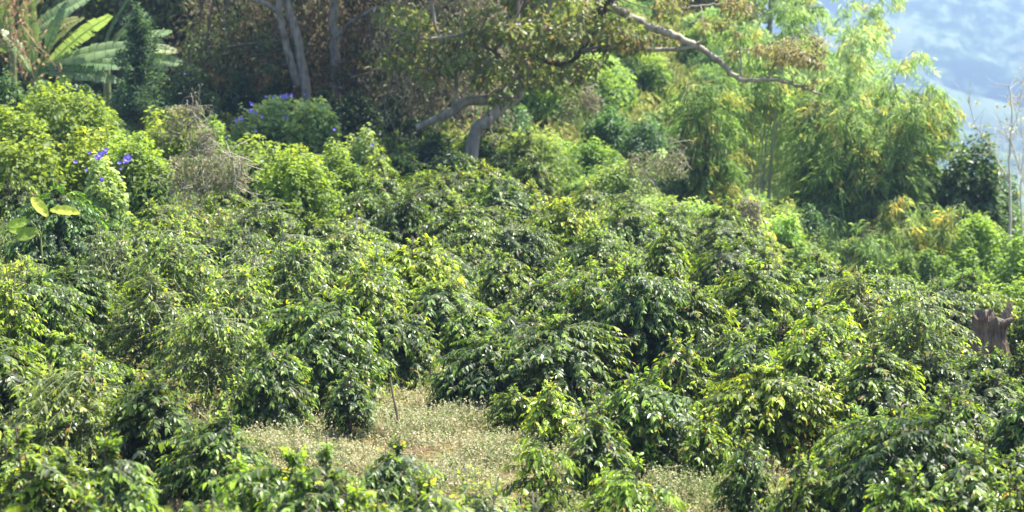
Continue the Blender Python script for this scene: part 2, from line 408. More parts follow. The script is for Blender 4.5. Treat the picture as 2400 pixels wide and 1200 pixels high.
HAND = [
 # near rows, bottom of the slope
 (60, 1085, 520, 1.9, 'fresh', 'blurred pale coffee bush tip, the one closest to the lens in the bottom left corner', None),
 (110, 950, 330, 1.7, 'mid', 'big-leaved blurred coffee bush at the left edge right behind the blurred pale tip', None),
 (150, 790, 330, 1.9, 'sparse', 'straggly coffee bush with bare pale forked twigs at the left edge', 'sparse'),
 (290, 960, 230, 1.9, 'mid', 'dark narrow coffee bush just right of the blurred bush in the left corner', None),
 (340, 830, 260, 1.7, 'dark', 'dark hollow-sided coffee bush up against the bush with bare forked twigs', None),
 (490, 920, 270, 1.6, 'silver', 'low coffee bush with large silvery leaves touching the left end of the dry clearing', None),
 (460, 1085, 420, 1.8, 'mid', 'soft-focus coffee bush at the bottom edge in front of the silvery low bush', None),
 (630, 1020, 420, 1.6, 'fresh', 'soft-focus bright coffee bush at the bottom edge below the dry clearing', None),
 (745, 990, 290, 1.8, 'mid', 'coffee bush whose top sticks up into the bottom of the dry clearing', None),
 (930, 1000, 270, 1.35, 'silver', 'coffee bush with big shiny flat leaves at the bottom, below the thin stake', None),
 (1120, 1065, 280, 1.4, 'pale', 'blurred reddish-tipped open coffee bush at the bottom, right of the bush with big shiny leaves', 'sparse'),
 (1270, 985, 140, .95, 'mid', 'young loose coffee plant at the right end of the dry clearing', 'young'),
 (1295, 885, 135, .95, 'fresh', 'upright light green young coffee bush standing against the large dark double bush', None),
 (1490, 1055, 190, 1.0, 'mid', 'young coffee plant with hanging leaf tiers beside the small grey stub', 'young'),
 (1510, 835, 260, 1.4, 'mid', 'dome-shaped coffee bush with yellow-green cap over dark sides, right of the upright young bush', None),
 (1400, 930, 170, 1.0, 'dark', 'low dark coffee bush squeezed between the upright young bush and the yellow-capped dome', None),
 (1660, 955, 130, .80, 'fresh', 'small bright mop-headed coffee bush on a visible bare trunk in the weeds', None),
 (1810, 835, 300, 1.25, 'yellow', 'largest bright yellow-green domed coffee bush behind the mop-headed one', None),
 (1890, 1048, 165, 1.0, 'mid', 'compact round coffee bush right of the second weedy opening', None),
 (2110, 1058, 215, 1.3, 'mid', 'coffee bush cut by the bottom edge, right of the compact round bush', None),
 (2040, 915, 260, 1.35, 'silver', 'coffee bush with silvery reflecting leaves on the right of the largest bright dome', None),
 (2240, 868, 250, 1.4, 'mid', 'full green coffee bush below the dark row that runs under the tree stump', None),
 (2280, 1018, 230, 1.35, 'mid', 'coffee bush with spreading top and dark hollow below, near the bottom right corner', None),
 (2395, 1070, 170, 1.3, 'mid', 'coffee bush in the very bottom right corner', None),
 (2400, 880, 170, 1.4, 'dark', 'dark coffee bush cut by the right edge, level with the full green bush', None),
 (400, 1120, 360, 1.7, 'mid', 'soft-focus coffee bush cut by the bottom edge, left of the bright one below the clearing', None),
 (560, 1120, 360, 1.7, 'mid', 'soft-focus dark coffee bush cut by the bottom edge directly under the silvery low bush', None),
 (800, 1050, 330, 1.6, 'mid', 'soft-focus coffee bush at the bottom edge under the top that sticks into the clearing', None),
 (870, 1090, 330, 1.6, 'fresh', 'soft-focus coffee bush cut by the bottom edge left of the bush with big shiny leaves', None),
 (1010, 1080, 320, 1.5, 'mid', 'soft-focus coffee bush at the bottom edge right of the bush with big shiny leaves', None),
 (1240, 1120, 260, 1.4, 'mid', 'soft-focus coffee bush at the bottom edge below the young loose plant', 'sparse'),
 (200, 1080, 300, 1.7, 'mid', 'soft-focus coffee bush in the dark gap right of the blurred corner bushes', None),
 (815, 860, 130, .85, 'dark', 'lowest dark coffee bush at the right foot of the cone-shaped bush, left of the stake', None),
 (560, 880, 110, .8, 'mid', 'little coffee bush at the left end of the dry clearing behind the silvery low bush', None),
 (1200, 900, 110, .62, 'mid', 'little coffee bush at the foot of the dark pair, left of the upright young bush', None),
 (1430, 1075, 120, .7, 'fresh', 'little bright coffee plant left of the young plant with hanging leaf tiers', 'young'),
 (1745, 1010, 130, .85, 'dark', 'low dark coffee bush between the mop-headed bush and the compact round bush', None),
 # middle
 (735, 650, 345, 1.76, 'mid', 'tall cone-shaped coffee bush standing behind the left half of the dry clearing', None),
 (645, 765, 200, 1.38, 'dark', 'lower dark shoulder bush on the left flank of the cone-shaped bush', None),
 (935, 705, 200, 1.14, 'mid', 'leafy sloping coffee bush behind the thin stake', None),
 (1130, 765, 260, 1.08, 'dark', 'very dark coffee bush beyond the dry clearing, left half of the dark pair', None),
 (1330, 715, 290, 1.36, 'dark', 'large dark coffee bush, right half of the dark pair behind the upright young bush', None),
 (1225, 690, 240, 1.35, 'silver', 'taller coffee bush with shiny leaves rising between and behind the dark pair', None),
 (1105, 680, 180, 1.2, 'mid', 'green coffee bush tucked between the sloping bush and the dark pair', None),
 (1595, 780, 150, 1.15, 'fresh', 'small bright-topped coffee bush above the yellow-capped dome', None),
 (1700, 745, 200, 1.3, 'dark', 'dark coffee bush directly behind the largest bright dome', None),
 (1520, 572, 240, 2.1, 'dark', 'tall dark coffee tree with shaded foot at the middle of the field', None),
 (1640, 640, 190, 1.7, 'mid', 'mid green coffee bush leaning on the tall dark coffee tree', None),
 (1770, 590, 230, 1.8, 'mid', 'broad coffee bush with shiny speckled face right of the tall dark coffee tree', None),
 (2000, 590, 230, 2.0, 'pale', 'tall pale loose-leaved coffee bush below the dark hollow of the big bamboo', 'sparse'),
 (2150, 615, 240, 1.9, 'pale', 'pale twiggy coffee bush left of the tree stump', 'sparse'),
 (1890, 740, 220, 1.5, 'mid', 'rounded coffee bush in front of the tall pale loose-leaved bush', None),
 (2060, 770, 240, 1.5, 'silver', 'shiny coffee bush in front of the pale twiggy bush', None),
 (2190, 800, 170, 1.2, 'dark', 'short dark coffee bush at the left end of the row under the stump', None),
 (2310, 795, 190, 1.1, 'dark', 'short dark coffee bush directly in front of the tree stump', None),
 (2400, 790, 130, 1.2, 'dark', 'short dark coffee bush at the right edge beside the stump', None),
 (975, 520, 230, 1.9, 'yellow', 'yellowest coffee bush in the field, left of the dark round one', None),
 (860, 590, 180, 1.7, 'fresh', 'bright green coffee bush on the left side of the yellowest one', None),
 (1215, 485, 220, 1.7, 'dark', 'dark round-headed coffee bush right of the yellowest one', None),
 (1310, 445, 170, 1.6, 'yellow', 'yellow-green coffee bush right behind the dark round-headed one', None),
 (1400, 570, 220, 1.6, 'mid', 'coffee bush between the dark round-headed one and the tall dark coffee tree', None),
 (1290, 610, 210, 1.5, 'silver', 'shiny-leaved coffee bush below the dark round-headed one', None),
 (1700, 545, 190, 1.7, 'dark', 'small-looking dark coffee bush behind the broad speckled one', None),
 (165, 560, 240, 1.9, 'dark', 'dark green coffee bush behind the bush with bare forked twigs', None),
 (10, 590, 140, 2.3, 'fresh', 'bright lime coffee bush at the left edge halfway up', None),
 (345, 590, 250, 1.9, 'sparse', 'thin see-through coffee bush with pale stems beside the dark green one', 'sparse'),
 (480, 660, 250, 1.7, 'sparse', 'thin leggy coffee bush with crossing pale twigs left of the cone-shaped bush', 'sparse'),
 (560, 560, 220, 1.9, 'sparse', 'thin grey-green coffee bush behind the leggy one with crossing twigs', 'sparse'),
 (690, 475, 230, 2.1, 'sparse', 'tall thin coffee bush with upright pale twigs behind the cone-shaped bush', 'sparse'),
 (400, 470, 240, 2.0, 'sparse', 'pale thin coffee bush just below the dry brown vine tangle', 'sparse'),
 (250, 480, 200, 1.9, 'mid', 'coffee bush right of the big yellow-leaved plant', 'sparse'),
 (800, 470, 180, 1.9, 'sparse', 'thin coffee bush between the tall thin one and the yellowest one', 'sparse'),
 (140, 390, 280, 2.1, 'blue', 'dark blue-green coffee bush above the big yellow-leaved plant', None),
 (30, 360, 170, 2.0, 'mid', 'coffee bush at the left edge under the yellow vine mound', None),
 (860, 395, 180, 1.9, 'mid', 'coffee bush below the flowering vine mound', None),
 (950, 410, 170, 1.9, 'dark', 'dark coffee bush left of the leaning pale trunk', None),
 (1070, 430, 190, 1.8, 'mid', 'coffee bush below the foot of the leaning pale trunk', None),
 (1110, 500, 160, 1.6, 'mid', 'coffee bush squeezed between the yellowest and the dark round-headed one', None),
 (1180, 385, 170, 1.8, 'dark', 'dark small-looking coffee bush right below the foot of the leaning trunk', None),
]
for px, yt, w, H, tone, lab, knd in HAND: bush(px, yt, w, H, tone, lab, knd)

# ------------------------------------------------------------------ clearings (areas of weeds)
CLEAR = [[(470, 900), (600, 890), (760, 975), (900, 900), (1040, 900), (1060, 965), (1230, 990), (1250, 1090), (1100, 1110), (840, 1075), (620, 1060), (500, 970)],
         [(1330, 1010), (1410, 1000), (1450, 1080), (1420, 1230), (1290, 1230), (1330, 1090)],
         [(1560, 1130), (1640, 1080), (1730, 1070), (1830, 1110), (1840, 1260), (1500, 1260)]]
def inpoly(px, py, poly):
    px = np.asarray(px); py = np.asarray(py); ins = np.zeros(px.shape, bool)
    n = len(poly)
    for i in range(n):
        x1, y1 = poly[i]; x2, y2 = poly[(i+1) % n]
        c = ((y1 > py) != (y2 > py)) & (px < (x2-x1)*(py-y1)/((y2-y1)+1e-9)+x1)
        ins ^= c
    return ins
def inclear(px, py):
    r = np.zeros(np.shape(px), bool)
    for p in CLEAR: r |= inpoly(px, py, p)
    return r
# ---- the rest of the plantation, planted in loose rows
ZONES = [
 (lambda px, d: px > 2120 and d < 48, 'coffee bush among the plain ones of the slope around the tree stump', 'dark', 'coffee bushes around the tree stump'),
 (lambda px, d: d < 33, 'plain green coffee bush filling the gaps between the nearest named rows', 'mid', 'coffee bushes filling the near rows'),
 (lambda px, d: px < 620, 'tangled coffee bush on the left side between the thin leggy bushes and the dry vines', 'sparse', 'tangled coffee bushes on the left side'),
 (lambda px, d: px < 1150, 'coffee bush of the upper middle rows below the flowering vine mound and leaning trunk', 'mid', 'coffee bushes of the upper middle rows'),
 (lambda px, d: px < 1650 and d > 43, 'small-looking coffee bush of the far rows between leaning trunk and small bamboo', 'pale', 'far coffee rows under the small bamboo'),
 (lambda px, d: px < 1650, 'coffee bush of the centre rows around the tall dark coffee tree', 'mid', 'coffee bushes of the centre rows'),
 (lambda px, d: True, 'coffee bush of the right-hand rows below the big bamboo', 'mid', 'coffee bushes below the big bamboo'),
]
cands = []
y = 22.0
while y < 62:
    step = 1.15 if y < 40 else 1.3
    x = -.26*y
    while x < .26*y:
        cands.append((x + rnd.uniform(-.35, .35), y + rnd.uniform(-.35, .35)))
        x += step
    y += step*.95
nfill = 0
for x, y in cands:
    z = gz(x, y); H = rnd.uniform(1.05, 1.7) if y < 45 else rnd.uniform(1.2, 1.9); R = rnd.uniform(.42, .8)
    px, pb = seen(x, y, z); _, ptop = seen(x, y, z+H); w = R/y*6000
    if px > 2700 or px < -300 or ptop > 1215: continue
    if (px > 1780 and y > 43) or (px > 1400 and y > 50) or ptop < (395 if px > 1250 else 0): continue
    ok = all(math.hypot(x-b[0], y-b[1]) > .72*(R+b[2]) for b in BUSHES)
    if not ok: continue
    # keep the clearings and the ground in front of them open
    gx = np.array([px-w, px-w*.5, px, px+w*.5, px+w]*3); gy = np.repeat([ptop+.05*(pb-ptop), (ptop+pb)/2, pb], 5)
    if inclear(gx, gy).any(): continue
    # do not hide the stump or the dry tangle
    if 2190 < px < 2520 and y < 38.5 and ptop < 795: continue
    for f, lab, tone, grp in ZONES:
        if f(px, y): break
    t = tone
    if rnd.random() < .45: t = rnd.choice(['mid', 'fresh', 'dark', 'silver', 'yellow' if y > 40 else 'mid'])
    knd = 'sparse' if (tone == 'sparse' and rnd.random() < .6) or (tone == 'pale' and rnd.random() < .3) else 'full'
    plant_bush(x, y, R, H, knd, t, lab, grp); nfill += 1
print('hand', len(HAND), 'fill', nfill)

# ------------------------------------------------------------------ weeds (stuff)
rng = np.random.default_rng(77)
def weeds(n_try, dens_clear=1.0, dens_else=.1):
    X = rng.uniform(-6.5, 6.5, n_try); Y = rng.uniform(20, 36, n_try)
    Z = ground_z(X, Y)
    f = Y*cp_-(Z-CAMZ)*sp_; px = 1200+6000*X/f; py = 600-6000*(Y*sp_+(Z-CAMZ)*cp_)/f
    ok = (px > -50) & (px < 2450) & (py < 1330)
    cl = np.zeros(n_try, bool)
    for dx, dy in ((0, 0), (30, 0), (-30, 0), (0, 40), (0, -40)): cl |= inclear(px+dx, py+dy)
    ok &= (rng.random(n_try) < np.where(cl, dens_clear, dens_else))
    pt = np.sin(X*2.1+1)*np.sin(Y*1.7)+.7*np.sin(X*5.3+Y*2)*np.sin(Y*4.1+X)+rng.normal(size=n_try)*.25
    ok &= rng.random(n_try) < np.clip(.55+.6*pt, .07, 1)
    return X[ok], Y[ok], Z[ok], cl[ok], pt[ok]
X, Y, Z, cl, pt = weeds(170000, 1.0, .2)
n = len(X); print('weeds', n)
mb = MB()
hgt = np.where(pt > .35, rng.uniform(.10, .28, n), rng.uniform(.04, .13, n))
base = np.stack([X, Y, Z-.01], 1)
lean = np.stack([rng.normal(size=n)*.28, rng.normal(size=n)*.28, np.ones(n)], 1); lean = norm(lean)
strw = np.array([.50, .43, .24]); grn = np.array([.20, .27, .07]); palew = np.array([.68, .63, .40])
def mixc(n_, p):
    r = rng.random(n_)[:, None]
    return (strw*(1-r)+palew*r)*(1-p[:, None]) + grn*p[:, None]
pg = np.clip(.16+.5*rng.normal(size=n)*.6+np.where(pt > .5, .2, 0) + np.where(Y < 25, .25, 0), 0, 1)
col = mixc(n, pg)
side = norm(np.cross(lean, rdir(rng, n)))
for k in range(3):   # grass blades
    ln = norm(lean + rng.normal(size=(n, 3))*.3)
    leaflets(mb, base + rng.normal(size=(n, 3))*np.array([.02, .02, 0]), ln, rdir(rng, n), hgt*rng.uniform(.6, 1.1, n), .009, col*rng.uniform(.7, 1.2, (n, 1)), droop=.15)
bl = rng.random(n) < .06*(pt > .3)+.015
nb_ = int(bl.sum())
for k in range(6):   # broad green leaves of low herbs
    leaflets(mb, base[bl]+np.array([0, 0, .04])+np.stack([rng.normal(size=nb_)*.03, rng.normal(size=nb_)*.03, rng.random(nb_)*hgt[bl]*.6], 1), rdir(rng, nb_)+np.array([[0, 0, .3]]), rdir(rng, nb_)+np.array([[0, 0, 1.]]), rng.uniform(.04, .08, nb_), rng.uniform(.02, .035, nb_), (np.array([.13, .21, .05])*rng.uniform(.6, 1.6, (nb_, 1))))
for k in range(7):   # little leaves and seed heads
    t = rng.uniform(.3, 1.05, n)[:, None]
    leaflets(mb, base + lean*hgt[:, None]*t, rdir(rng, n)+np.array([[0, 0, .3]]), rdir(rng, n)+np.array([[0, 0, 1.]]), rng.uniform(.015, .038, n), rng.uniform(.01, .022, n), mixc(n, np.clip(pg+.15*rng.normal(size=n), 0, 1))*rng.uniform(.8, 1.25, (n, 1)))
wd = link('weeds', mb.mesh('weeds', M_WEED)); tag(wd, 'dry straw and green weeds carpeting the open patches between the coffee bushes', 'weeds', kind='stuff')

# coarse grass on the far slope
mb = MB(); n = 60000
TH = rng.uniform(-.21, .135, n); Y = rng.uniform(50, 130, n)**1.0; X = TH*Y; Z = ground_z(X, Y)
base = np.stack([X, Y, Z], 1); r = rng.random((n, 1))
c = np.array([.28, .38, .08])*(1-r)+np.array([.52, .50, .16])*r
leaflets(mb, base, norm(np.stack([rng.normal(size=n)*.5, rng.normal(size=n)*.5, np.ones(n)], 1)), rdir(rng, n), rng.uniform(.3, .9, n), rng.uniform(.04, .10, n), c*rng.uniform(.6, 1.3, (n, 1)), droop=.3)
gs = link('slope_grass', mb.mesh('slope_grass', M_WEED)); tag(gs, 'long bright grass growing over the far slope behind the small bamboo', 'grass', kind='stuff')

# ------------------------------------------------------------------ generic leafy dome (shrubs, vine mounds)
def dome_mesh(seed, R=1., H=1.5, n=5000, L=.09, wr=.8, c0=(.08, .15, .03), c1=(.28, .34, .04), topc=None, mat=None, clump=26, small=True, tw=40, twc=(.25, .2, .15), fill=.35, box=None):
    rng = np.random.default_rng(seed); mb = MB(); tb = MB()
    cc = norm(rng.normal(size=(clump, 3))); cc[:, 2] = np.abs(cc[:, 2])*1.1-.15
    cr = rng.uniform(.22, .42, clump); rad = rng.uniform(.65, .85, clump)
    which = rng.integers(0, clump, n)
    dirs = norm(rng.normal(size=(n, 3))+np.array([0, 0, .4]))
    sh = 1-fill*rng.random(n)**1.2
    P = cc[which]*rad[which, None] + dirs*(cr[which]*sh)[:, None]
    P[:, 2] = np.maximum(P[:, 2], -.1)
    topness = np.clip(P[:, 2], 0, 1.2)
    if box: P = np.sign(P)*np.abs(P)**box
    P = P*np.array([R, R, H*.82]) + np.array([0, 0, H*.12])
    N_ = norm(dirs + rng.normal(size=(n, 3))*.5 + np.array([0, 0, .5]))
    D = norm(np.cross(N_, rdir(rng, n))*.8 + dirs*.5 + np.array([0, 0, -.35]))
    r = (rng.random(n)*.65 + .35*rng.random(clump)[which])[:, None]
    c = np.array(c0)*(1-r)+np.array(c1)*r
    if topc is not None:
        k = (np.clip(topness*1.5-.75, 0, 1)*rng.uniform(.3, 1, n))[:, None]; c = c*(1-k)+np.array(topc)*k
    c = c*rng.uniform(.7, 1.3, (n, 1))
    LL = L*rng.uniform(.6, 1.4, n)
    for i in range(34):    # runners and shoots that break the outline
        a0 = P[rng.integers(n)]; o_ = norm(a0*np.array([1, 1, .6])+rng.normal(size=3)*.3+np.array([0, 0, .35])); ln = rng.uniform(.12, .38)
        m = int(ln*46)+4; t = rng.random((m, 1)); Q_ = a0*.95+o_*ln*t-np.array([0, 0, .5])*ln*t*t+rng.normal(size=(m, 3))*.02
        leaflets(mb, Q_, norm(rng.normal(size=(m, 3))*.8+o_*.4-np.array([0, 0, .3])), rdir(rng, m)+np.array([[0, 0, .8]]), L*rng.uniform(.5, 1.1, m), L*wr*rng.uniform(.5, 1.1, m), c[rng.integers(0, n, m)])
        tb.tube([a0*.9, a0*.95+o_*ln*.5-np.array([0, 0, .12])*ln, a0*.95+o_*ln-np.array([0, 0, .5])*ln], [.008, .006, .003], 3, twc)
    P = P + .05*np.sin(P[:, ::-1]*9+1)*np.array([1, 1, .8]) + rng.normal(size=(n, 3))*.035
    if small: leaflets(mb, P, D, N_, LL, LL*wr, c)
    else: leaves(mb, P, D, N_, LL, LL*wr, .25, c)
    for i in range(tw):
        e = P[rng.integers(n)]*rng.uniform(.9, 1.08); s_ = np.array([rng.normal()*.08, rng.normal()*.08, 0]); m = (s_+e)/2 + rng.normal(size=3)*.12*R
        m[2] = max(m[2], .1)
        tb.tube([s_, (s_+m)/2+np.array([0, 0, .05]), m, (m+e)/2, e], np.array([.022, .016, .011, .007, .003])*max(.6, R), 4, twc)
    return mb.mesh('foliage', mat or M_SOFT), tb.mesh('stem', M_TWIG)
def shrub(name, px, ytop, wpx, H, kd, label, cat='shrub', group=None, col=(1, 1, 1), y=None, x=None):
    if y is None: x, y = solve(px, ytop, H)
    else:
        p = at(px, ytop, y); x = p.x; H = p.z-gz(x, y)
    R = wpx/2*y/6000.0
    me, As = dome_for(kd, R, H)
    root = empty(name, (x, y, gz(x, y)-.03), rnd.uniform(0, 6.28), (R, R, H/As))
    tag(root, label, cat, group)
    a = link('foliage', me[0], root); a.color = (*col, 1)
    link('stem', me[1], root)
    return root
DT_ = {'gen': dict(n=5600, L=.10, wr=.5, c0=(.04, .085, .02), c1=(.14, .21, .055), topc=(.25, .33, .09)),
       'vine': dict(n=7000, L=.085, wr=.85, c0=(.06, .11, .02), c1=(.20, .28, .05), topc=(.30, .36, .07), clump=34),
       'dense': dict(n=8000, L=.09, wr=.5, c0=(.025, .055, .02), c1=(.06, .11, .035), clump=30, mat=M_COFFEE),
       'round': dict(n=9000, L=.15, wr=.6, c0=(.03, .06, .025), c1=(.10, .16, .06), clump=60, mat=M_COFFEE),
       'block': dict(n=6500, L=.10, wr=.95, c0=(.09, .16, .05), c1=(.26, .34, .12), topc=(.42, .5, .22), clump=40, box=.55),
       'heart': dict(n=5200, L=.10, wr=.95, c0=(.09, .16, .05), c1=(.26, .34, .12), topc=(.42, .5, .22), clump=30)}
DC = {}
def dome_for(kd, R, H):
    Rb = max(.4, round(R/.3)*.3); As = max(.6, round(H/R/.3)*.3); key = (kd, round(Rb, 1), round(As, 1))
    if key not in DC:
        kw = dict(DT_[kd]); kw['L'] = kw['L']/Rb; kw['n'] = int(kw['n']*min(2.2, max(.35, (Rb*Rb*max(1, As/1.5)))))
        DC[key] = dome_mesh(300+len(DC), 1., As, **kw)
    return DC[key], As
# vine mounds of the left side
VG = 'vine mounds on the left side'
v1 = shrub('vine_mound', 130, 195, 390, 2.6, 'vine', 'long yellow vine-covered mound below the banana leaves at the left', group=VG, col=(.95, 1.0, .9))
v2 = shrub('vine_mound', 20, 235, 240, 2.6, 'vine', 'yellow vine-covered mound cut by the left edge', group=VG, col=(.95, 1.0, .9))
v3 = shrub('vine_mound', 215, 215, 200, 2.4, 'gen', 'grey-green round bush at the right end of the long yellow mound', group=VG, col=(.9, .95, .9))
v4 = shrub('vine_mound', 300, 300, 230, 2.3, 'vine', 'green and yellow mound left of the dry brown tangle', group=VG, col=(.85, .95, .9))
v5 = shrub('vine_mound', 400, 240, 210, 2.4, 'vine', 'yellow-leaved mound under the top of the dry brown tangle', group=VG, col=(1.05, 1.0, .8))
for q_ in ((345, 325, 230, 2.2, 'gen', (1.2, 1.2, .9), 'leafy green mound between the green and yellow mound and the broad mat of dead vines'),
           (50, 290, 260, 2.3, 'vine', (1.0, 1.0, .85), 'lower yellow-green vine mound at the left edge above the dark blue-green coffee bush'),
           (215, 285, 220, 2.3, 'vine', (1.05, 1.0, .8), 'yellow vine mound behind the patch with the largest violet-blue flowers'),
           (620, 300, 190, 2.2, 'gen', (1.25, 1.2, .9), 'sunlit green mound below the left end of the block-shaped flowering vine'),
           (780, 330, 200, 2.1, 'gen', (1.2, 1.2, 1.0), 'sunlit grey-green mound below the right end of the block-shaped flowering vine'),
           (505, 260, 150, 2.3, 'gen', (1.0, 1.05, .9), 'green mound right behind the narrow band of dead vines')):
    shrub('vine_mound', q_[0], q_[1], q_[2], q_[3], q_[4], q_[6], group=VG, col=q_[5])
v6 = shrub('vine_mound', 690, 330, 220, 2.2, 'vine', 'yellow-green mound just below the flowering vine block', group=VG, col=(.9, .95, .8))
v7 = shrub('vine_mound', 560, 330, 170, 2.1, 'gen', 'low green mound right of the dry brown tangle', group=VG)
v8 = shrub('vine_mound', 300, 175, 120, 2.4, 'dense', 'dark round shrub with lit rim at the foot of the dark conifer', group=None, col=(1.6, 1.6, 1.5))
fl1 = shrub('flowering_vine', 690, 208, 200, 2.6, 'block', 'block-shaped mound of whitish-green vine with violet-blue flowers before the dark wood', cat='vine', group='vines with blue flowers')
fl2 = shrub('flowering_vine', 250, 355, 140, 2.2, 'heart', 'patch of vine with the largest violet-blue flowers above the yellow-leaved plant', cat='vine', group='vines with blue flowers')
fl3 = shrub('flowering_vine', 140, 160, 120, 2.2, 'dense', 'dark vine with violet-blue flowers in front of the banana leaves', cat='vine', group='vines with blue flowers', col=(1.4, 1.4, 1.2))
fl4 = shrub('flowering_vine', 575, 238, 135, 2.3, 'heart', 'small vine with violet-blue flowers left of the block-shaped flowering mound', cat='vine', group='vines with blue flowers')
fl5 = shrub('flowering_vine', 850, 280, 110, 2.1, 'heart', 'pale vine with few flowers right of the block-shaped flowering mound', cat='vine', group='vines with blue flowers')
def flower_mesh(seed):
    rng = np.random.default_rng(seed); mb = MB(); n = 10
    a = np.arange(n)*2*math.pi/n
    r1, r2 = .014, .055
    rr = r2*(1+.07*np.cos(5*a))
    V = [(0, 0, 0)] + [(r1*math.cos(t), r1*math.sin(t), .035) for t in a] + [(r*math.cos(t), r*math.sin(t), .055) for r, t in zip(rr, a)]
    T = [(0, 1+i, 1+(i+1) % n) for i in range(n)]; Q = [(1+i, 1+n+i, 1+n+(i+1) % n, 1+(i+1) % n) for i in range(n)]
    colr = [(.5, .4, .7)]+[(.35, .25, .75)]*n+[(.16, .11, .66)]*n
    mb.add(V, [T, Q], colr); return mb.mesh('flower', M_FLOWER)
FL = flower_mesh(1)
def put_flowers(root, pts, d_off=-.1):
    bpy.context.view_layer.update()
    inv = root.matrix_world.inverted()
    for px, py, s_ in pts:
        R = root.scale.x; yy = root.location.y - R*.85
        p = at(px, py, yy)
        o = link('flower', FL, root)
        o.location = inv @ p
        q = (Vector((rnd.uniform(-.4, .4), -1, rnd.uniform(.2, .9)))).to_track_quat('Z', 'Y')
        o.rotation_euler = (root.matrix_world.to_quaternion().inverted() @ q).to_euler()
        k = s_*.62; o.scale = (k/root.scale.x, k/root.scale.y, k/root.scale.z)
put_flowers(fl2, [(236, 365, 1.5), (228, 372, 1.5), (245, 358, 1.2), (250, 352, 1), (212, 360, .9), (300, 374, 1.9), (296, 380, 1.3), (280, 384, 1), (177, 382, 1), (240, 421, 1.1), (205, 400, .8), (285, 397, .7)])
put_flowers(fl1, [(660, 228, 1.3), (672, 226, 1.4), (682, 224, 1.2), (668, 233, 1), (623, 228, .9), (672, 273, 1.3), (640, 228, .8), (714, 222, .6), (783, 305, 1.1)])
put_flowers(fl4, [(590, 245, 1.1), (588, 260, 1.4), (600, 264, 1.1), (614, 275, 1), (566, 280, 1.3), (556, 284, 1.3), (600, 310, 1.2), (532, 323, .9), (586, 240, .6)])
put_flowers(fl3, [(130, 168, 1.5), (125, 178, 1.1), (162, 160, 1.3), (167, 178, 1.4), (126, 157, .8), (180, 170, .8)])
put_flowers(fl5, [(872, 340, 1), (784, 305, .9)])
fl6 = shrub('flowering_vine', 440, 165, 90, 2.0, 'dense', 'dark vine with two violet-blue flowers right of the dark conifer', cat='vine', group='vines with blue flowers')
put_flowers(fl6, [(436, 174, 1.3), (422, 172, .8)])

# dry brown tangles
def tangle(px, py, wpx, hpx, d, n, seed, label):
    rng = np.random.default_rng(seed)
    c = at(px, py, d); w = wpx*d/6000/2; hh = hpx*d/6000/2
    z0 = gz(c.x, d); root = empty('dry_vine_tangle', (c.x, d, z0)); tag(root, label, 'dry vines', 'dry brown vine tangles')
    mb = MB(); cz = c.z-z0
    for i in range(n):
        a = rng.uniform(-1, 1); b = rng.uniform(-1, 1)
        p = np.array([a*w*(1-.25*abs(b)), rng.uniform(-.35, .35)*w - .15, cz+b*hh+.25*math.sin(a*3)])
        dr = norm(rng.normal(size=3)*np.array([1, .6, .8])+np.array([0, 0, -.4])); k = rng.uniform(.15, .5)
        cv = rng.normal(size=3)*.25*k
        pts = [p+dr*k*t+cv*math.sin(t*3.1)+np.array([0, 0, -.35*k*t*t]) for t in np.linspace(0, 1, 6)]
        r = rng.uniform(.002, .006)
        cc = np.array([.50, .42, .33])*rng.uniform(.5, 1.35)
        mb.tube(pts, np.linspace(r, r*.5, 6), 3, cc)
    link('twigs', mb.mesh('twigs', M_TWIG), root)
    lf = MB(); m = n*7
    P = np.stack([rng.uniform(-1, 1, m)*w*.9, rng.uniform(-.4, .4, m)*w-.1, cz+rng.uniform(-1, 1, m)*hh], 1)
    r = rng.random((m, 1))
    leaflets(lf, P, rdir(rng, m)+np.array([[0, 0, -.5]]), rdir(rng, m), rng.uniform(.04, .1, m), rng.uniform(.025, .055, m), np.array([.34, .27, .18])*(1-r)+np.array([.16, .23, .05])*r)
    link('withered_leaves', lf.mesh('withered_leaves', M_WEED), root)
    return root
tangle(435, 275, 90, 60, solve(400, 240, 2.4)[1]-.6, 80, 1, 'top clump of grey-brown dead vines lying over the yellow-leaved mound')
tangle(490, 405, 200, 80, solve(480, 370, 2.2)[1]-.15, 210, 2, 'broad mat of grey-brown dead vines between the yellow mounds and thin coffee bushes')
tangle(475, 335, 70, 60, solve(480, 290, 2.2)[1]-.5, 60, 3, 'narrow band of dead vines joining the top clump to the broad mat')

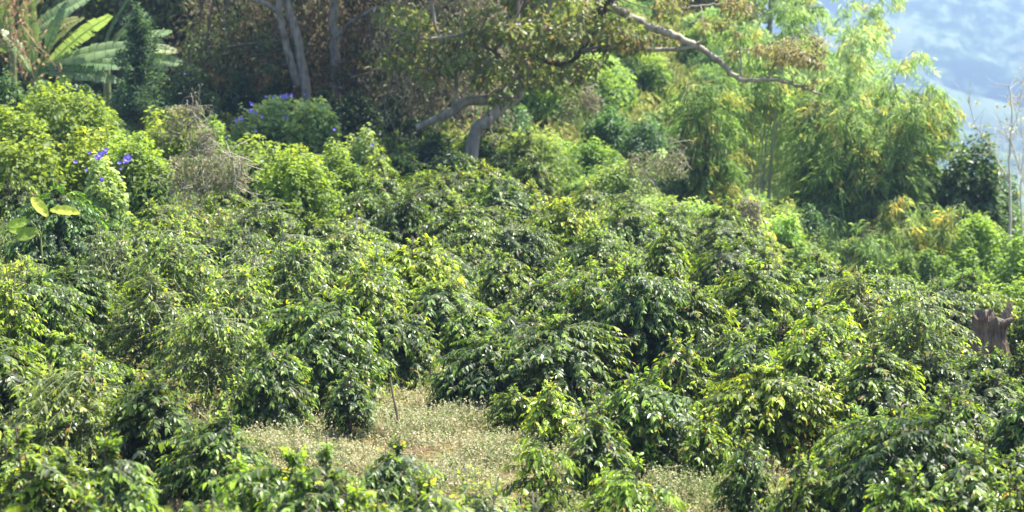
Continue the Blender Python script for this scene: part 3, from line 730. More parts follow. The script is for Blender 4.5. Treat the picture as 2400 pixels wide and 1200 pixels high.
# ------------------------------------------------------------------ big yellow-leaved plant
def broad_leaf(L, Wd, curve, col, seed):
    rng = np.random.default_rng(seed); mb = MB(); nl = 9; nw = 6
    V = []; cc = []
    for i in range(nl+1):
        t = i/nl; w = Wd*.5*math.sin(math.pi*min(1, t*.93+.04))**.7
        for j in range(nw+1):
            s_ = (j/nw*2-1)
            V.append((t*L*math.cos(curve*t*.5), s_*w, t*L*math.sin(.5)*.5-curve*t*t*L*.45+abs(s_)*w*.28+.012*math.sin(t*22+abs(s_)*3)))
            cc.append(np.array(col)*(1.25 if j == nw//2 else rng.uniform(.85, 1.1)))
    idx = np.arange((nl+1)*(nw+1)).reshape(nl+1, nw+1)
    F = np.stack([idx[:-1, :-1], idx[1:, :-1], idx[1:, 1:], idx[:-1, 1:]], -1).reshape(-1, 4)
    mb.add(V, [F], cc); return mb
def big_leaf_plant(px, py, d, leafs, label, name='broad_leaved_plant', stem=(.3, .33, .12), cat='plant'):
    c = at(px, py, d); z0 = gz(c.x, d)
    root = empty(name, (c.x, d, z0)); tag(root, label, cat)
    top = np.array([0, 0, c.z-z0])
    sb = MB(); sb.tube([(0, 0, 0), (.03, 0, top[2]*.5), top], [.02, .015, .01], 6, stem)
    for k, (lx, ly, L, Wd, ang, curve, col) in enumerate(leafs):
        p = at(lx, ly, d-.15); q = np.array([p.x-c.x, -.15, p.z-z0])
        sb.tube([top*.92, (top+q)/2+np.array([0, 0, .02]), q], [.008, .007, .006], 4, stem)
        o = link('leaf', broad_leaf(L, Wd, curve, col, k).mesh('leaf', M_SOFT), root)
        o.location = q; o.rotation_euler = (rnd.uniform(.9, 1.3), rnd.uniform(-.5, .5), 0); o.rotation_mode = 'QUATERNION'; import mathutils; o.rotation_quaternion = mathutils.Euler((0, 0, 0)).to_quaternion() @ mathutils.Quaternion((0, 1, 0), -math.radians(ang if abs(ang) < 90 else 180-ang) if False else 0) @ mathutils.Quaternion((1, 0, 0), rnd.uniform(.8, 1.2)) @ mathutils.Quaternion((0, 0, 1), math.radians(ang))
    link('stem', sb.mesh('stem', M_TWIG), root)
    return root
yl = (.40, .44, .06); yg = (.26, .36, .05)
x_, d_ = solve(140, 390, 2.1)
big_leaf_plant(95, 545, d_-1.0, [(112, 508, .40, .17, 130, .2, yl), (118, 492, .46, .17, -12, .3, yl), (70, 518, .34, .15, 195, .3, yg), (92, 540, .36, .19, 205, .3, yg), (60, 545, .26, .13, 170, .5, yg)],
               'plant with a few very large yellow-green leaves sticking out at the left')
big_leaf_plant(1385, 1035, 26.2, [(1380, 1035, .2, .13, 170, .2, (.45, .45, .22)), (1390, 1030, .2, .12, 20, .3, (.5, .48, .24)), (1385, 1025, .18, .12, 80, .3, (.45, .46, .2))],
               'small plant with pale cream-green broad leaves in the weeds between bushes')

# ------------------------------------------------------------------ stake, stub, stump
p0 = at(938, 1015, 28.2); p1 = at(914, 885, 28.1); g0 = gz(p0.x, 28.4)
mb = MB(); a0 = np.array([p0.x, 28.2, g0-.05]); a1 = np.array(p1)
mb.tube([a0, a0*.6+a1*.4+np.array([.006, 0, 0]), a0*.3+a1*.7, a1], [.018, .017, .015, .01], 6)
o = link('wooden_stake', mb.mesh('wooden_stake', M_STAKE)); tag(o, 'thin leaning wooden stake standing in the dry clearing', 'stake')
def stump(px, ybase, d, R, H, seed, label, prong=True, name='tree_stump', mat=None, nh=14):
    rng = np.random.default_rng(seed); mb = MB(); n = 40
    c = at(px, ybase, d); x = c.x; z0 = c.z if ybase else gz(x, d)
    a = np.arange(n)*2*math.pi/n
    prof = 1+.10*np.cos(3*a+1)+.07*np.cos(7*a)+.04*rng.normal(size=n)
    topz = H*(.78+.16*np.cos(a-2.2)+.03*rng.normal(size=n)-.10*np.abs(np.cos(1.5*a)))
    rows = []
    for i in range(nh):
        t = i/(nh-1); f = 1.18-.3*min(1, t*1.4)+.04*math.sin(t*7)
        rows.append(np.stack([R*f*prof*np.cos(a)*(1-.25*(t > .75)*(t-.75)*4*rng.random(n)), R*.8*f*prof*np.sin(a), -.3+t*(topz+.3)], 1))
    for f in (.9, .6, .2):
        rows.append(np.stack([R*f*.8*np.cos(a), R*.65*f*np.sin(a), topz*(.55+.35*f)+.05*rng.normal(size=n)], 1))
    V = np.concatenate(rows); nr = len(rows); idx = np.arange(nr*n).reshape(nr, n)
    i2 = np.roll(idx, -1, 1)
    F = np.stack([idx[:-1], i2[:-1], i2[1:], idx[1:]], -1).reshape(-1, 4)
    mb.add(V, [F], (1, 1, 1)); mb.f.append(np.array([idx[-1]])); mb.mi.append(0)
    root = empty(name, (x, d, z0)); tag(root, label, 'stump')
    link('trunk_base', mb.mesh('trunk_base', mat or M_STUMP, smooth=False), root)
    if prong:
        mb = MB(); mb.tube([(R*.55, 0, -.3), (R*.8, -.02, .1), (R*1.05, 0, .3), (R*1.28, .02, .44), (R*1.42, .03, .54)], [.10, .09, .07, .05, .02], 9)
        mb.tube([(R*.5, -.05, .25), (R*1.0, -.08, .22), (R*1.45, -.1, .3)], [.06, .07, .03], 7)
        link('broken_limb', mb.mesh('broken_limb', M_STUMP), root)
    return root
stump(2312, 792, 37.5, .26, .46, 3, 'brown weathered tree stump with a split side limb at the right edge')
stump(1345, 1118, 25.5, .05, .22, 5, 'small weathered grey stub sticking out of the weeds beside the young coffee plant', prong=False, name='cut_stub', mat=M_BARK)

# ------------------------------------------------------------------ trees
def clumps(mb, rng, cl, n_per, L, wr, c0, c1, flat=.6, thick=.75, mixcol=None):
    """cl: list of (centre, radius); leaves fill the clump shells"""
    for (c, r) in cl:
        n = int(n_per*r*r*rng.uniform(.7, 1.2))
        if n < 4: continue
        d = norm(rng.normal(size=(n, 3))); rad = r*(1-thick*rng.random(n)**1.3)
        P = np.array(c)+d*rad[:, None]*np.array([1, 1, flat]) + rng.normal(size=(n, 3))*.06*r
        N_ = norm(d*.5+rng.normal(size=(n, 3))*.6+np.array([0, 0, .8])); D = norm(np.cross(N_, rdir(rng, n))+d*.3+np.array([0, 0, -.4]))
        k = (rng.random(n)*.6+.4*rng.random())[:, None]
        c_ = (np.array(c0)*(1-k)+np.array(c1)*k)
        if mixcol is not None:
            q = (rng.random(n) < mixcol[1]*rng.uniform(.3, 1.7))[:, None]; c_ = np.where(q, np.array(mixcol[0]), c_)
        c_ = c_*rng.uniform(.65, 1.35, (n, 1)); LL = L*rng.uniform(.7, 1.3, n)
        leaflets(mb, P, D, N_, LL, LL*wr, c_)
def polyl(pts, n=5, wob=.0, rng=None):
    """subdivide a polyline smoothly"""
    P = np.array([tuple(p) for p in pts]); t = np.linspace(0, len(P)-1, (len(P)-1)*n+1); out = []
    for u in t:
        i = min(int(u), len(P)-2); f = u-i
        a = P[max(i-1, 0)]; b = P[i]; c = P[i+1]; d = P[min(i+2, len(P)-1)]
        out.append(.5*((2*b)+(-a+c)*f+(2*a-5*b+4*c-d)*f*f+(-a+3*b-3*c+d)*f**3))
    out = np.array(out)
    if rng is not None and wob: out[1:-1] += rng.normal(size=(len(out)-2, 3))*wob
    return out
def twigs_to(mb, rng, limb, cl, col=(.2, .17, .13), r0=.03, per=3):
    L_ = np.array(limb)
    for c, r in cl:
        c = np.array(c); j = np.argmin(np.linalg.norm(L_-c, axis=1)); a = L_[j]
        m = (a+c)/2+rng.normal(size=3)*.15*np.linalg.norm(c-a)
        mb.tube(polyl([a, m, c], 4), np.linspace(r0, r0*.45, 9), 4, col)
        for k in range(per):
            e = c+rdir(rng, 1)[0]*r*rng.uniform(.5, .95)
            mb.tube([c, (c+e)/2+rng.normal(size=3)*.06, e], [r0*.4, r0*.3, r0*.15], 3, col)
def tree(name, base_xy, label, cat='tree', group=None):
    x, y = base_xy; root = empty(name, (x, y, gz(x, y))); tag(root, label, cat, group); return root
def T(root, pts): return [np.array(p)-np.array(root.location) for p in pts]

OL0, OL1, BRN = (.07, .09, .025), (.21, .24, .06), (.20, .13, .065)
# --- big spreading tree with the leaning pale trunk; its limbs reach over the right of the field
rng = np.random.default_rng(400)
DT = 57.0
bt = tree('spreading_tree', (at(1105, 330, DT).x, DT), 'big tree with pale leaning trunk and long crooked limbs reaching over the slope')
trunk = T(bt, [at(1085, 420, DT), at(1110, 325, DT), at(1140, 285, DT), at(1185, 245, DT+.3), at(1218, 215, DT+.5), at(1245, 120, DT+.8), at(1300, -40, DT+1), at(1330, -260, DT+1.2)])
trunk[0] = np.array([-.15, 0, -.2])
mb = MB(); tp = polyl(trunk, 5, .012, rng); mb.tube(tp, np.interp(np.arange(len(tp)), [0, 5, 20, 35], [.22, .15, .10, .08]), 10)
link('trunk', mb.mesh('trunk', M_BARK), bt)
def limb_obj(root, pts, r0, r1, mat=M_BARK, wob=.012, name='limb', sides=8):
    P = polyl(T(root, pts), 6, wob, rng); mb = MB(); mb.tube(P, np.linspace(r0, r1, len(P)), sides)
    link(name, mb.mesh(name, mat), root); return P
l1 = limb_obj(bt, [at(1215, 235, DT+.5), at(1100, 235, DT+.2), at(1060, 262, DT), at(1010, 285, DT), at(975, 300, DT)], .12, .07)
l2 = limb_obj(bt, [at(1330, -30, DT), at(1430, 15, DT-.5), at(1535, 66, DT-1), at(1600, 92, DT-1), at(1670, 130, DT-1), at(1735, 185, DT-1), at(1810, 188, DT-1), at(1870, 200, DT-1), at(1925, 222, DT-1)], .11, .018)
l3 = limb_obj(bt, [at(1330, 125, DT), at(1410, 113, DT-.5), at(1500, 116, DT-.8), at(1560, 117, DT-.9), at(1612, 112, DT-1), at(1640, 100, DT-1)], .055, .045)
l4 = limb_obj(bt, [at(1290, 95, DT), at(1340, 78, DT-.3), at(1390, 40, DT-.5), at(1440, -20, DT-.5), at(1470, -80, DT)], .07, .09, M_DARKBARK)
l5 = limb_obj(bt, [at(1240, 130, DT+.7), at(1330, 150, DT), at(1380, 90, DT-.3), at(1440, -10, DT-.3)], .07, .05, M_DARKBARK)
l6 = limb_obj(bt, [at(1225, 210, DT), at(1160, 120, DT-.5), at(1220, 60, DT-.8), at(1010, 90, DT-1), at(900, 60, DT-1)], .06, .03)
l7 = limb_obj(bt, [at(1215, 230, DT), at(1225, 145, DT-.3), at(1218, 60, DT-.5), at(1215, -30, DT-.5)], .035, .03)
l8 = limb_obj(bt, [at(1600, 20, DT-1), at(1650, 12, DT-1), at(1720, 10, DT-1), at(1770, 12, DT-1)], .025, .015)
l9 = limb_obj(bt, [at(1735, 185, DT-1), at(1738, 140, DT-1), at(1730, 95, DT-1)], .025, .01)
l10 = limb_obj(bt, [at(1800, 188, DT-1), at(1815, 150, DT-1), at(1850, 100, DT-1), at(1890, 60, DT-1)], .028, .01)
l11 = limb_obj(bt, [at(1060, 262, DT), at(1070, 160, DT), at(1030, 90, DT), at(1010, 0, DT)], .05, .03)
def pc(root, lst): return [(np.array(at(px, py, d))-np.array(root.location), r) for px, py, d, r in lst]
def rects(root, specs):
    out = []
    for x0, y0, x1, y1, d0, d1, r, n in specs:
        for i in range(n): out.append((rng.uniform(x0, x1), rng.uniform(y0, y1), rng.uniform(d0, d1), r*rng.uniform(.6, 1.3)))
    return pc(root, out)
cw = MB(); tw = MB()
c_r = rects(bt, [(1560, -60, 1760, 30, DT-1.6, DT-.6, .32, 9), (1680, 70, 1800, 130, DT-1.6, DT-.8, .25, 5), (1800, 90, 1930, 150, DT-1.8, DT-.8, .28, 12), (1800, 170, 1920, 210, DT-1.5, DT-.8, .12, 5), (1620, 40, 1720, 90, DT-1.6, DT-.8, .18, 4)])
clumps(cw, rng, c_r, 900, .11, .45, (.13, .13, .05), (.28, .26, .09), mixcol=((.25, .19, .11), .33))
c_m = rects(bt, [(1180, -80, 1560, 110, DT-2, DT+1, .45, 46), (1190, 90, 1400, 200, DT-2, DT+1, .3, 20), (900, 20, 1240, 180, DT-2, DT+1.5, .42, 40), (1100, 180, 1330, 240, DT-1.5, DT+.5, .22, 12)])
clumps(cw, rng, c_m, 380, .17, .5, OL0, OL1, mixcol=(BRN, .16))
c_t = rects(bt, [(880, -900, 1480, -90, DT-3, DT+3.5, 1.0, 62)])
clumps(cw, rng, c_t, 300, .16, .45, OL0, OL1, mixcol=(BRN, .15))
twigs_to(tw, rng, np.concatenate([l2, l8, l9, l10]), c_r, (.3, .26, .2), .015, 5)
twigs_to(tw, rng, np.concatenate([tp, l1, l3, l4, l5, l6, l11]), c_m, (.14, .11, .085), .02, 4)
link('crown', cw.mesh('crown', M_TREE), bt); link('twigs', tw.mesh('twigs', M_TWIG), bt)

# --- dark wood to the left of it
def wood_tree(px, yb, d, label, trunks, cl_specs, c0, c1, mix=None, n_per=450, L=.14, mat=M_BARK, name='tree', extra=None, twc=(.12, .1, .08), twr=.03, grp=None, crmat=None, per=3):
    root = tree(name, (at(px, yb, d).x, d), label, group=grp)
    P = []
    for k, (pts, r0, r1) in enumerate(trunks):
        pp = polyl(T(root, [at(*q) for q in pts]), 6, .015, rng)
        mb = MB(); mb.tube(pp, np.linspace(r0, r1, len(pp)), 9); link('trunk' if k == 0 else 'limb', mb.mesh('trunk', mat), root); P.append(pp)
    cl = rects(root, cl_specs); cw = MB(); tw = MB()
    clumps(cw, rng, cl, n_per, L, .45, c0, c1, mixcol=mix)
    twigs_to(tw, rng, np.concatenate(P), cl, twc, twr, per)
    link('crown', cw.mesh('crown', crmat or M_TREE), root); link('twigs', tw.mesh('twigs', M_TWIG), root)
    return root
wood_tree(715, 300, 63, 'tree with two pale trunks crossing to the left at the top of the dark wood',
          [([(730, 330, 63), (708, 150, 63), (688, 60, 63), (672, 0, 63), (655, -120, 63), (640, -300, 63)], .13, .09),
           ([(700, 200, 63), (672, 110, 62.9), (655, 20, 62.8), (650, -100, 62.8)], .10, .075),
           ([(655, 25, 62.8), (610, 5, 62.6), (560, -15, 62.5), (500, -20, 62.5)], .07, .05)],
          [(760, -700, 1150, -60, 60, 67, 1.1, 40), (440, -60, 700, 190, 62, 65.5, .42, 34)], (.03, .05, .02), (.13, .18, .05))
wood_tree(790, 300, 64.5, 'tree with upright shaded trunk right of the two crossing trunks',
          [([(790, 300, 64.5), (785, 150, 64.5), (782, 0, 64.5), (790, -300, 64.5)], .14, .1), ([(784, 90, 64.4), (840, 40, 64), (905, 12, 63.5), (960, -30, 63)], .05, .035)],
          [(850, -600, 1250, -80, 61, 68, 1.0, 30), (800, 120, 930, 230, 62, 65, .4, 10)], (.04, .05, .02), (.12, .12, .03), mix=((.12, .07, .04), .4))
wood_tree(945, 240, 66, 'tree with a short white sunlit piece of trunk among the brown leaves',
          [([(960, 300, 66), (950, 120, 66), (948, 45, 66), (935, 10, 66), (915, -60, 66), (900, -300, 66)], .16, .13)],
          [(820, -60, 1120, 120, 66, 70, .5, 20), (800, 60, 1150, 260, 64, 70, .45, 30)], (.05, .06, .02), (.15, .15, .04), mix=((.17, .1, .06), .45))
# brown hanging dead-vine curtain between
def curtain(px0, px1, py0, py1, d0, d1, n, seed, label, col=(.15, .105, .07)):
    rng = np.random.default_rng(seed); dm = (d0+d1)/2; x = at((px0+px1)/2, py1, dm).x
    root = empty('hanging_vines', (x, dm, gz(x, dm))); tag(root, label, 'vines', 'hanging dead vines of the dark wood')
    mb = MB(); lf = MB(); loc = np.array(root.location)
    for i in range(n):
        d = rng.uniform(d0, d1); p = np.array(at(rng.uniform(px0, px1), rng.uniform(py0-60, py1), d))-loc
        k = rng.uniform(.4, 1.6); dr = norm(rng.normal(size=3)*.5+np.array([0, 0, -1]))
        pts = [p+dr*k*t+rng.normal(size=3)*.05 for t in np.linspace(0, 1, 5)]
        mb.tube(pts, np.linspace(.012, .005, 5), 3, np.array(col)*rng.uniform(.6, 1.6))
        m = 14; tt = rng.random((m, 1)); P = p+dr*k*tt+rng.normal(size=(m, 3))*.15
        r = rng.random((m, 1))
        leaflets(lf, P, rdir(rng, m)+np.array([[0, 0, -.6]]), rdir(rng, m), rng.uniform(.08, .2, m), rng.uniform(.04, .09, m), (np.array(col)*1.3*(1-r)+np.array([.16, .20, .06])*r)*rng.uniform(.5, 1.6, (m, 1)))
    link('vine_stems', mb.mesh('vine_stems', M_TWIG), root); link('withered_leaves', lf.mesh('withered_leaves', M_WEED), root)
curtain(450, 660, 0, 180, 64.5, 67, 300, 1, 'dark brown curtain of dead vines left of the two crossing trunks')
curtain(700, 900, 0, 220, 66, 69, 330, 2, 'brown curtain of dead vines around the upright shaded trunk', (.2, .135, .09))
curtain(880, 1180, 0, 250, 60, 64, 300, 3, 'thin grey-brown hanging vines above the leaning pale trunk', (.25, .2, .14))

# understory shrubs in the shade of the wood
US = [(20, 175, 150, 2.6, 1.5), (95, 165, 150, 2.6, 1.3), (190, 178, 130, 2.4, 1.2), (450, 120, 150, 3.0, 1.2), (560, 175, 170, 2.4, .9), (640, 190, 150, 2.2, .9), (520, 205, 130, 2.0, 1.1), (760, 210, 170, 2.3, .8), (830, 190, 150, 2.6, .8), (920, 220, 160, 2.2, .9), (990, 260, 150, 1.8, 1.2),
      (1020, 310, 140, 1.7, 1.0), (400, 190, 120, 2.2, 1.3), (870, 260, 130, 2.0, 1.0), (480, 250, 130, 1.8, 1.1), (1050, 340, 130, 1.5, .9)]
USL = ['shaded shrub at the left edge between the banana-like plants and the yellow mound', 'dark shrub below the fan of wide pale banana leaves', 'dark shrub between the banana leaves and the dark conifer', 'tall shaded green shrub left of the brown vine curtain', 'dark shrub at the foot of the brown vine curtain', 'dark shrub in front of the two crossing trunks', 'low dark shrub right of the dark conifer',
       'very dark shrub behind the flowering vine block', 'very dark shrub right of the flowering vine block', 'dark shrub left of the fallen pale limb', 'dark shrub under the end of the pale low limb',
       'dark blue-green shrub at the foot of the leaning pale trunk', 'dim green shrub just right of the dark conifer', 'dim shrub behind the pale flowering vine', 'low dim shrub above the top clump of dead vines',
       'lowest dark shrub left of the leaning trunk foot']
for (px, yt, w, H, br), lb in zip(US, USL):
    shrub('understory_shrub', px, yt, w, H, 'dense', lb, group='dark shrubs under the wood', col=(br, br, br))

# backing wood (behind everything on the left)
FT = []
def forest_mesh(seed, c0, c1):
    rng = np.random.default_rng(seed); cw = MB(); tb = MB(); cl = []
    for i in range(46):
        a = rng.uniform(0, 6.28); z = rng.uniform(.6, 8.2); r = 2.2*math.sqrt(max(.15, 1-((z-4)/4.6)**2))*rng.uniform(.4, 1)
        cl.append((np.array([math.cos(a)*r, math.sin(a)*r, z]), rng.uniform(.6, 1.1)))
    clumps(cw, rng, cl, 260, .2, .5, c0, c1)
    tp = polyl([(0, 0, -.2), (.1, 0, 2.5), (-.1, .1, 5), (0, 0, 7.5)], 4, .02, rng); tb.tube(tp, np.linspace(.2, .05, len(tp)), 7, (.2, .17, .14))
    twigs_to(tb, rng, tp, cl, (.2, .17, .14), .04, 2)
    return cw.mesh('crown', M_TREE), tb.mesh('trunk', M_TWIG)
FM = [forest_mesh(501, (.05, .08, .03), (.17, .23, .06)), forest_mesh(502, (.06, .08, .03), (.22, .25, .08)), forest_mesh(503, (.05, .09, .03), (.2, .27, .06))]
def ftree(x, y, k, s_, label, grp, col=(1, 1, 1)):
    root = empty('woodland_tree', (x, y, gz(x, y)), rnd.uniform(0, 6.28), (s_, s_, s_*rnd.uniform(.9, 1.1))); tag(root, label, 'tree', grp)
    a = link('crown', FM[k][0], root); a.color = (*col, 1); link('trunk', FM[k][1], root)
for i, px in enumerate(range(-480, 1260, 105)):
    for j, d in enumerate((71, 78)):
        x = at(px+rnd.uniform(-30, 30)+52*j, 300, d).x
        ftree(x, d+rnd.uniform(-1.5, 1.5), rnd.choice([0, 0, 1]) if px > 420 else rnd.choice([1, 2]), rnd.uniform(.9, 1.15),
              'shaded tree of the wood behind the trunks and vine curtains' if px > 420 else 'green tree of the wood behind the banana leaves and dark conifer',
              'dark woodland trees behind the pale trunks' if px > 420 else 'woodland trees behind the banana leaves', (1, 1, 1) if px > 420 else (1.3, 1.3, 1.2))

# dark conifer-like shrub
def conifer(px, ytop, ybase, d, wpx, label):
    c = at(px, ybase, d); root = empty('conifer', (c.x, d, gz(c.x, d))); tag(root, label, 'tree')
    h = at(px, ytop, d).z-root.location.z; w = wpx*d/6000/2; rng_ = np.random.default_rng(9); mb = MB(); tb = MB()
    tb.tube([(0, 0, -.1), (.02, 0, h*.5), (0, 0, h*.97)], [.08, .05, .01], 6, (.15, .12, .09))
    for i in range(150):
        z = h*(.1+.9*rng_.random()**.8); a = rng_.uniform(0, 6.28); r = w*min(1, 1.25*(1-z/h)**.6+.08)*rng_.uniform(.45, 1.5)
        e = np.array([math.cos(a)*r, math.sin(a)*r, z+.12+.25*rng_.random()]); s_ = np.array([0, 0, z*.9])
        tb.tube([s_, (s_+e)/2, e], [.012, .009, .004], 3, (.15, .12, .09))
        m = 60; t = rng_.uniform(.3, 1.05, (m, 1)); P = s_+(e-s_)*t+rng_.normal(size=(m, 3))*.05
        D = norm(e-s_)*.6+rdir(rng_, m)*.8; q = rng_.random((m, 1))
        leaflets(mb, P, D, rdir(rng_, m), rng_.uniform(.08, .17, m), .03, np.array([.02, .05, .035])*(1-q)+np.array([.10, .17, .10])*q)
    link('foliage', mb.mesh('foliage', M_SOFT), root); link('trunk', tb.mesh('trunk', M_TWIG), root)
conifer(330, 50, 230, 54, 125, 'dark blue-green conifer standing in front of the banana leaves')

# ------------------------------------------------------------------ banana-like paddle plants
def paddle(L, Wd, rng, col, ragged=.85, bend=.5):
    mb = MB(); n = 34
    for sg in (-1, 1):
        i = 0
        while i < n:
            k = int(rng.integers(1, 5)); j = min(n, i+k); lo, hi = i/n, j/n
            gap = .15/n if rng.random() < ragged else 0
            dr = rng.uniform(0, .5)*ragged
            V = []
            for t in (lo+gap, (lo+hi)/2, hi-gap):
                w = Wd*.5*math.sin(math.pi*(t*.9+.07))**.55*rng.uniform(.93, 1.04)
                c = np.array([t*L*(1-.12*bend*t), 0, bend*L*(.35*t-.62*t*t)])
                V += [c, c+np.array([.06*w, sg*w*.55, w*.22-.1*dr*w]), c+np.array([.12*w, sg*w, w*.22-dr*w])]
            F = [(0, 3, 4, 1), (3, 6, 7, 4), (1, 4, 5, 2), (4, 7, 8, 5)]
            mb.add(V, [F], np.array(col)*rng.uniform(.85, 1.15)); i = j
    pts = [(t*L*(1-.12*bend*t), 0, bend*L*(.35*t-.62*t*t)-.012) for t in np.linspace(0, 1, 9)]
    mb.tube(pts, np.linspace(.035, .008, 9), 5, np.array(col)*1.9)
    return mb
def banana(px, ybase, d, leafs, label, pst=True, grp='banana-like plants at the top left'):
    rng_ = np.random.default_rng(int(px)+7); c = at(px, ybase, d)
    root = empty('banana_plant', (c.x, d, gz(c.x, d))); tag(root, label, 'plant', grp)
    loc = np.array(root.location); hub = np.array([0, 0, c.z-loc[2]])
    mb = MB(); mb.tube([(0, 0, -.1), (0, 0, hub[2]*.5), hub], [.11, .1, .08], 10, (.16, .19, .08)); link('stem', mb.mesh('stem', M_TWIG), root)
    for k, (x0, y0, x1, y1, Wd, col, bend, roll) in enumerate(leafs):
        a = np.array(at(x0, y0, d-.2))-loc; b = np.array(at(x1, y1, d-.6+rng_.uniform(-.5, .5)))-loc
        v = b-a; L = np.linalg.norm(v); o = link('leaf', paddle(L, Wd, rng_, col, bend=bend).mesh('leaf', M_PALM), root)
        o.location = a
        yaw = math.atan2(v[1], v[0]); pit = -math.asin(v[2]/L)
        import mathutils
        q = mathutils.Euler((0, 0, yaw)).to_quaternion() @ mathutils.Euler((0, pit, 0)).to_quaternion() @ mathutils.Euler((roll, 0, 0)).to_quaternion()
        o.rotation_mode = 'QUATERNION'; o.rotation_quaternion = q
        mb = MB(); mb.tube([hub, (hub+a)/2+np.array([0, 0, .06]), a], [.05, .04, .035], 6, np.array(col)*1.3); link('leaf_stalk', mb.mesh('leaf_stalk', M_TWIG), root)
gD, gL, gY = (.08, .15, .05), (.20, .28, .12), (.26, .28, .08)
banana(85, 190, 61, [(120, 150, 330, 95, .5, gL, .3, .9), (110, 155, 320, 145, .5, gD, .3, .8), (115, 170, 290, 180, .45, gL, .35, .7), (120, 145, 260, 20, .5, gL, .3, -.5), (95, 140, 190, 30, .4, gY, .3, .6),
      (100, 150, 150, 0, .4, gD, .2, .9), (80, 150, 60, -40, .4, gL, .2, .7), (70, 170, 10, 60, .42, gL, .4, -.7)],
       'banana-like plant with wide pale leaves fanning to the right')
banana(30, 120, 63, [(30, 110, 100, -30, .45, gY, .3, .6), (25, 110, 0, -40, .45, gL, .3, .8), (40, 120, 180, 30, .45, gY, .3, .7), (20, 120, -60, 80, .4, gL, .4, .7), (35, 110, 220, -30, .5, gL, .3, .9)],
       'banana-like plant cut by the top left corner with yellowing leaves')
banana(250, 130, 64.5, [(250, 120, 340, 20, .45, gL, .3, .7), (250, 125, 400, 60, .5, gL, .3, .6), (255, 130, 430, 140, .5, gL, .3, .8), (240, 120, 300, -20, .4, gD, .3, .5), (260, 120, 420, 110, .45, (.3, .34, .18), .3, .6)],
       'banana-like plant half hidden behind the dark conifer with pale leaf tips')
# dead brown leaves hanging on the left
curtain(15, 60, 10, 110, 59.5, 60.5, 26, 5, 'strings of dead reddish-brown leaves hanging before the banana-like plants', (.33, .18, .11))
# ------------------------------------------------------------------ bamboo
def bamboo_mesh(seed, n_c=34, Hc=9., spread=1.0, lean=.28, c0=(.05, .10, .03), c1=(.28, .39, .13), c2=(.46, .38, .10), sprays=26, L=.19, low=.12):
    rng = np.random.default_rng(seed); cu = MB(); lf = MB()
    for i in range(n_c):
        a = rng.uniform(0, 6.28); r0 = spread*.35*rng.random()**.5; hh = Hc*rng.uniform(.55, 1.05); le = lean*rng.uniform(.3, 1.4)*hh
        aa = a+rng.normal()*.5; cul = rng.random()
        t = np.linspace(0, 1, 12)[:, None]
        base = np.array([math.cos(a)*r0, math.sin(a)*r0, -.1])
        dirx = np.array([math.cos(aa), math.sin(aa), 0])
        pts = base+dirx*(le*t**2.1+.12*hh*t*.3)+np.array([0, 0, 1])*(hh*(t-.17*t**4))+rng.normal(size=(12, 3))*.012
        cu.tube(pts, np.linspace(.026, .006, 12), 6)
        for k in range(sprays):
            tt = low+(1-low)*rng.random()**.8; q = tt*11; j = min(int(q), 10); p = pts[j]*(1-q+j)+pts[j+1]*(q-j)
            b = rng.uniform(0, 6.28); out = np.array([math.cos(b), math.sin(b), rng.uniform(-.1, .7)]); out = norm(out+dirx*.4)
            ln = rng.uniform(.35, 1.1)*(1.15-.5*tt)
            s = np.linspace(0, 1, 5)[:, None]; tw = p+out*ln*s+np.array([0, 0, -.55])*ln*s**2
            cu.tube(tw, np.linspace(.007, .003, 5), 3)
            m = int(26*ln/.7)+6; u = rng.uniform(.25, 1.05, m)[:, None]
            P = p+out*ln*u+np.array([0, 0, -.55])*ln*u**2+rng.normal(size=(m, 3))*.05
            D = norm(out*.45+np.array([0, 0, -.75])+rng.normal(size=(m, 3))*.45)
            cm = .5*rng.random()+.5*cul; r = np.clip(rng.random((m, 1))*.4+.75*cm-.1, 0, 1)
            c = np.array(c0)*(1-r)+np.array(c1)*r
            if rng.random() < .12: c = c*.5+np.array(c2)*.5
            LL = L*rng.uniform(.7, 1.25, m)
            leaflets(lf, P, D, rdir(rng, m)+np.array([[0, 0, .6]]), LL, LL*.2, c*rng.uniform(.75, 1.3, (m, 1)), droop=.25)
    return cu, lf
def bamboo(px, d, label, sc=1., **kw):
    x = at(px, 500, d).x; root = empty('bamboo_clump', (x, d, gz(x, d))); tag(root, label, 'bamboo', 'bamboo clumps at the right')
    cu, lf = bamboo_mesh(**kw)
    link('culms', cu.mesh('culms', M_CULM), root); link('foliage', lf.mesh('foliage', M_BAMBOO), root)
    root.scale = (sc, sc, sc); return root
bamboo(2055, 61, 'largest feathery bamboo clump, dark in its hollow middle, right of centre top', seed=601, n_c=48, Hc=6.6, spread=2.3, lean=.15, sprays=34, low=.02)
bamboo(1965, 64, 'pale bamboo clump behind the largest one reaching out toward the blue valley', seed=602, n_c=26, Hc=10., spread=1.8, lean=.17, sprays=30, low=.05, c0=(.14, .21, .09), c1=(.33, .43, .20), c2=(.5, .42, .16))
bamboo(1900, 72, 'tall pale bamboo behind and above the bare culms', seed=603, n_c=26, Hc=9.8, spread=2.2, lean=.13, sprays=26, low=.35, c0=(.14, .21, .09), c1=(.33, .43, .20))
bamboo(2010, 60.2, 'compact bamboo added inside the front of the largest clump, its leaves coloured dark as the shade of the hollow', seed=608, n_c=34, Hc=4.6, spread=1.7, lean=.09, sprays=30, low=.1, c0=(.04, .08, .025), c1=(.17, .26, .07))  # added clump; shade of the hollow is put into its dark leaf colour
bamboo(1650, 58.5, 'short cone-shaped bamboo left of the bare culms', seed=604, n_c=18, Hc=4.4, spread=.6, lean=.05, sprays=24, low=.03, L=.17, c1=(.2, .3, .07))
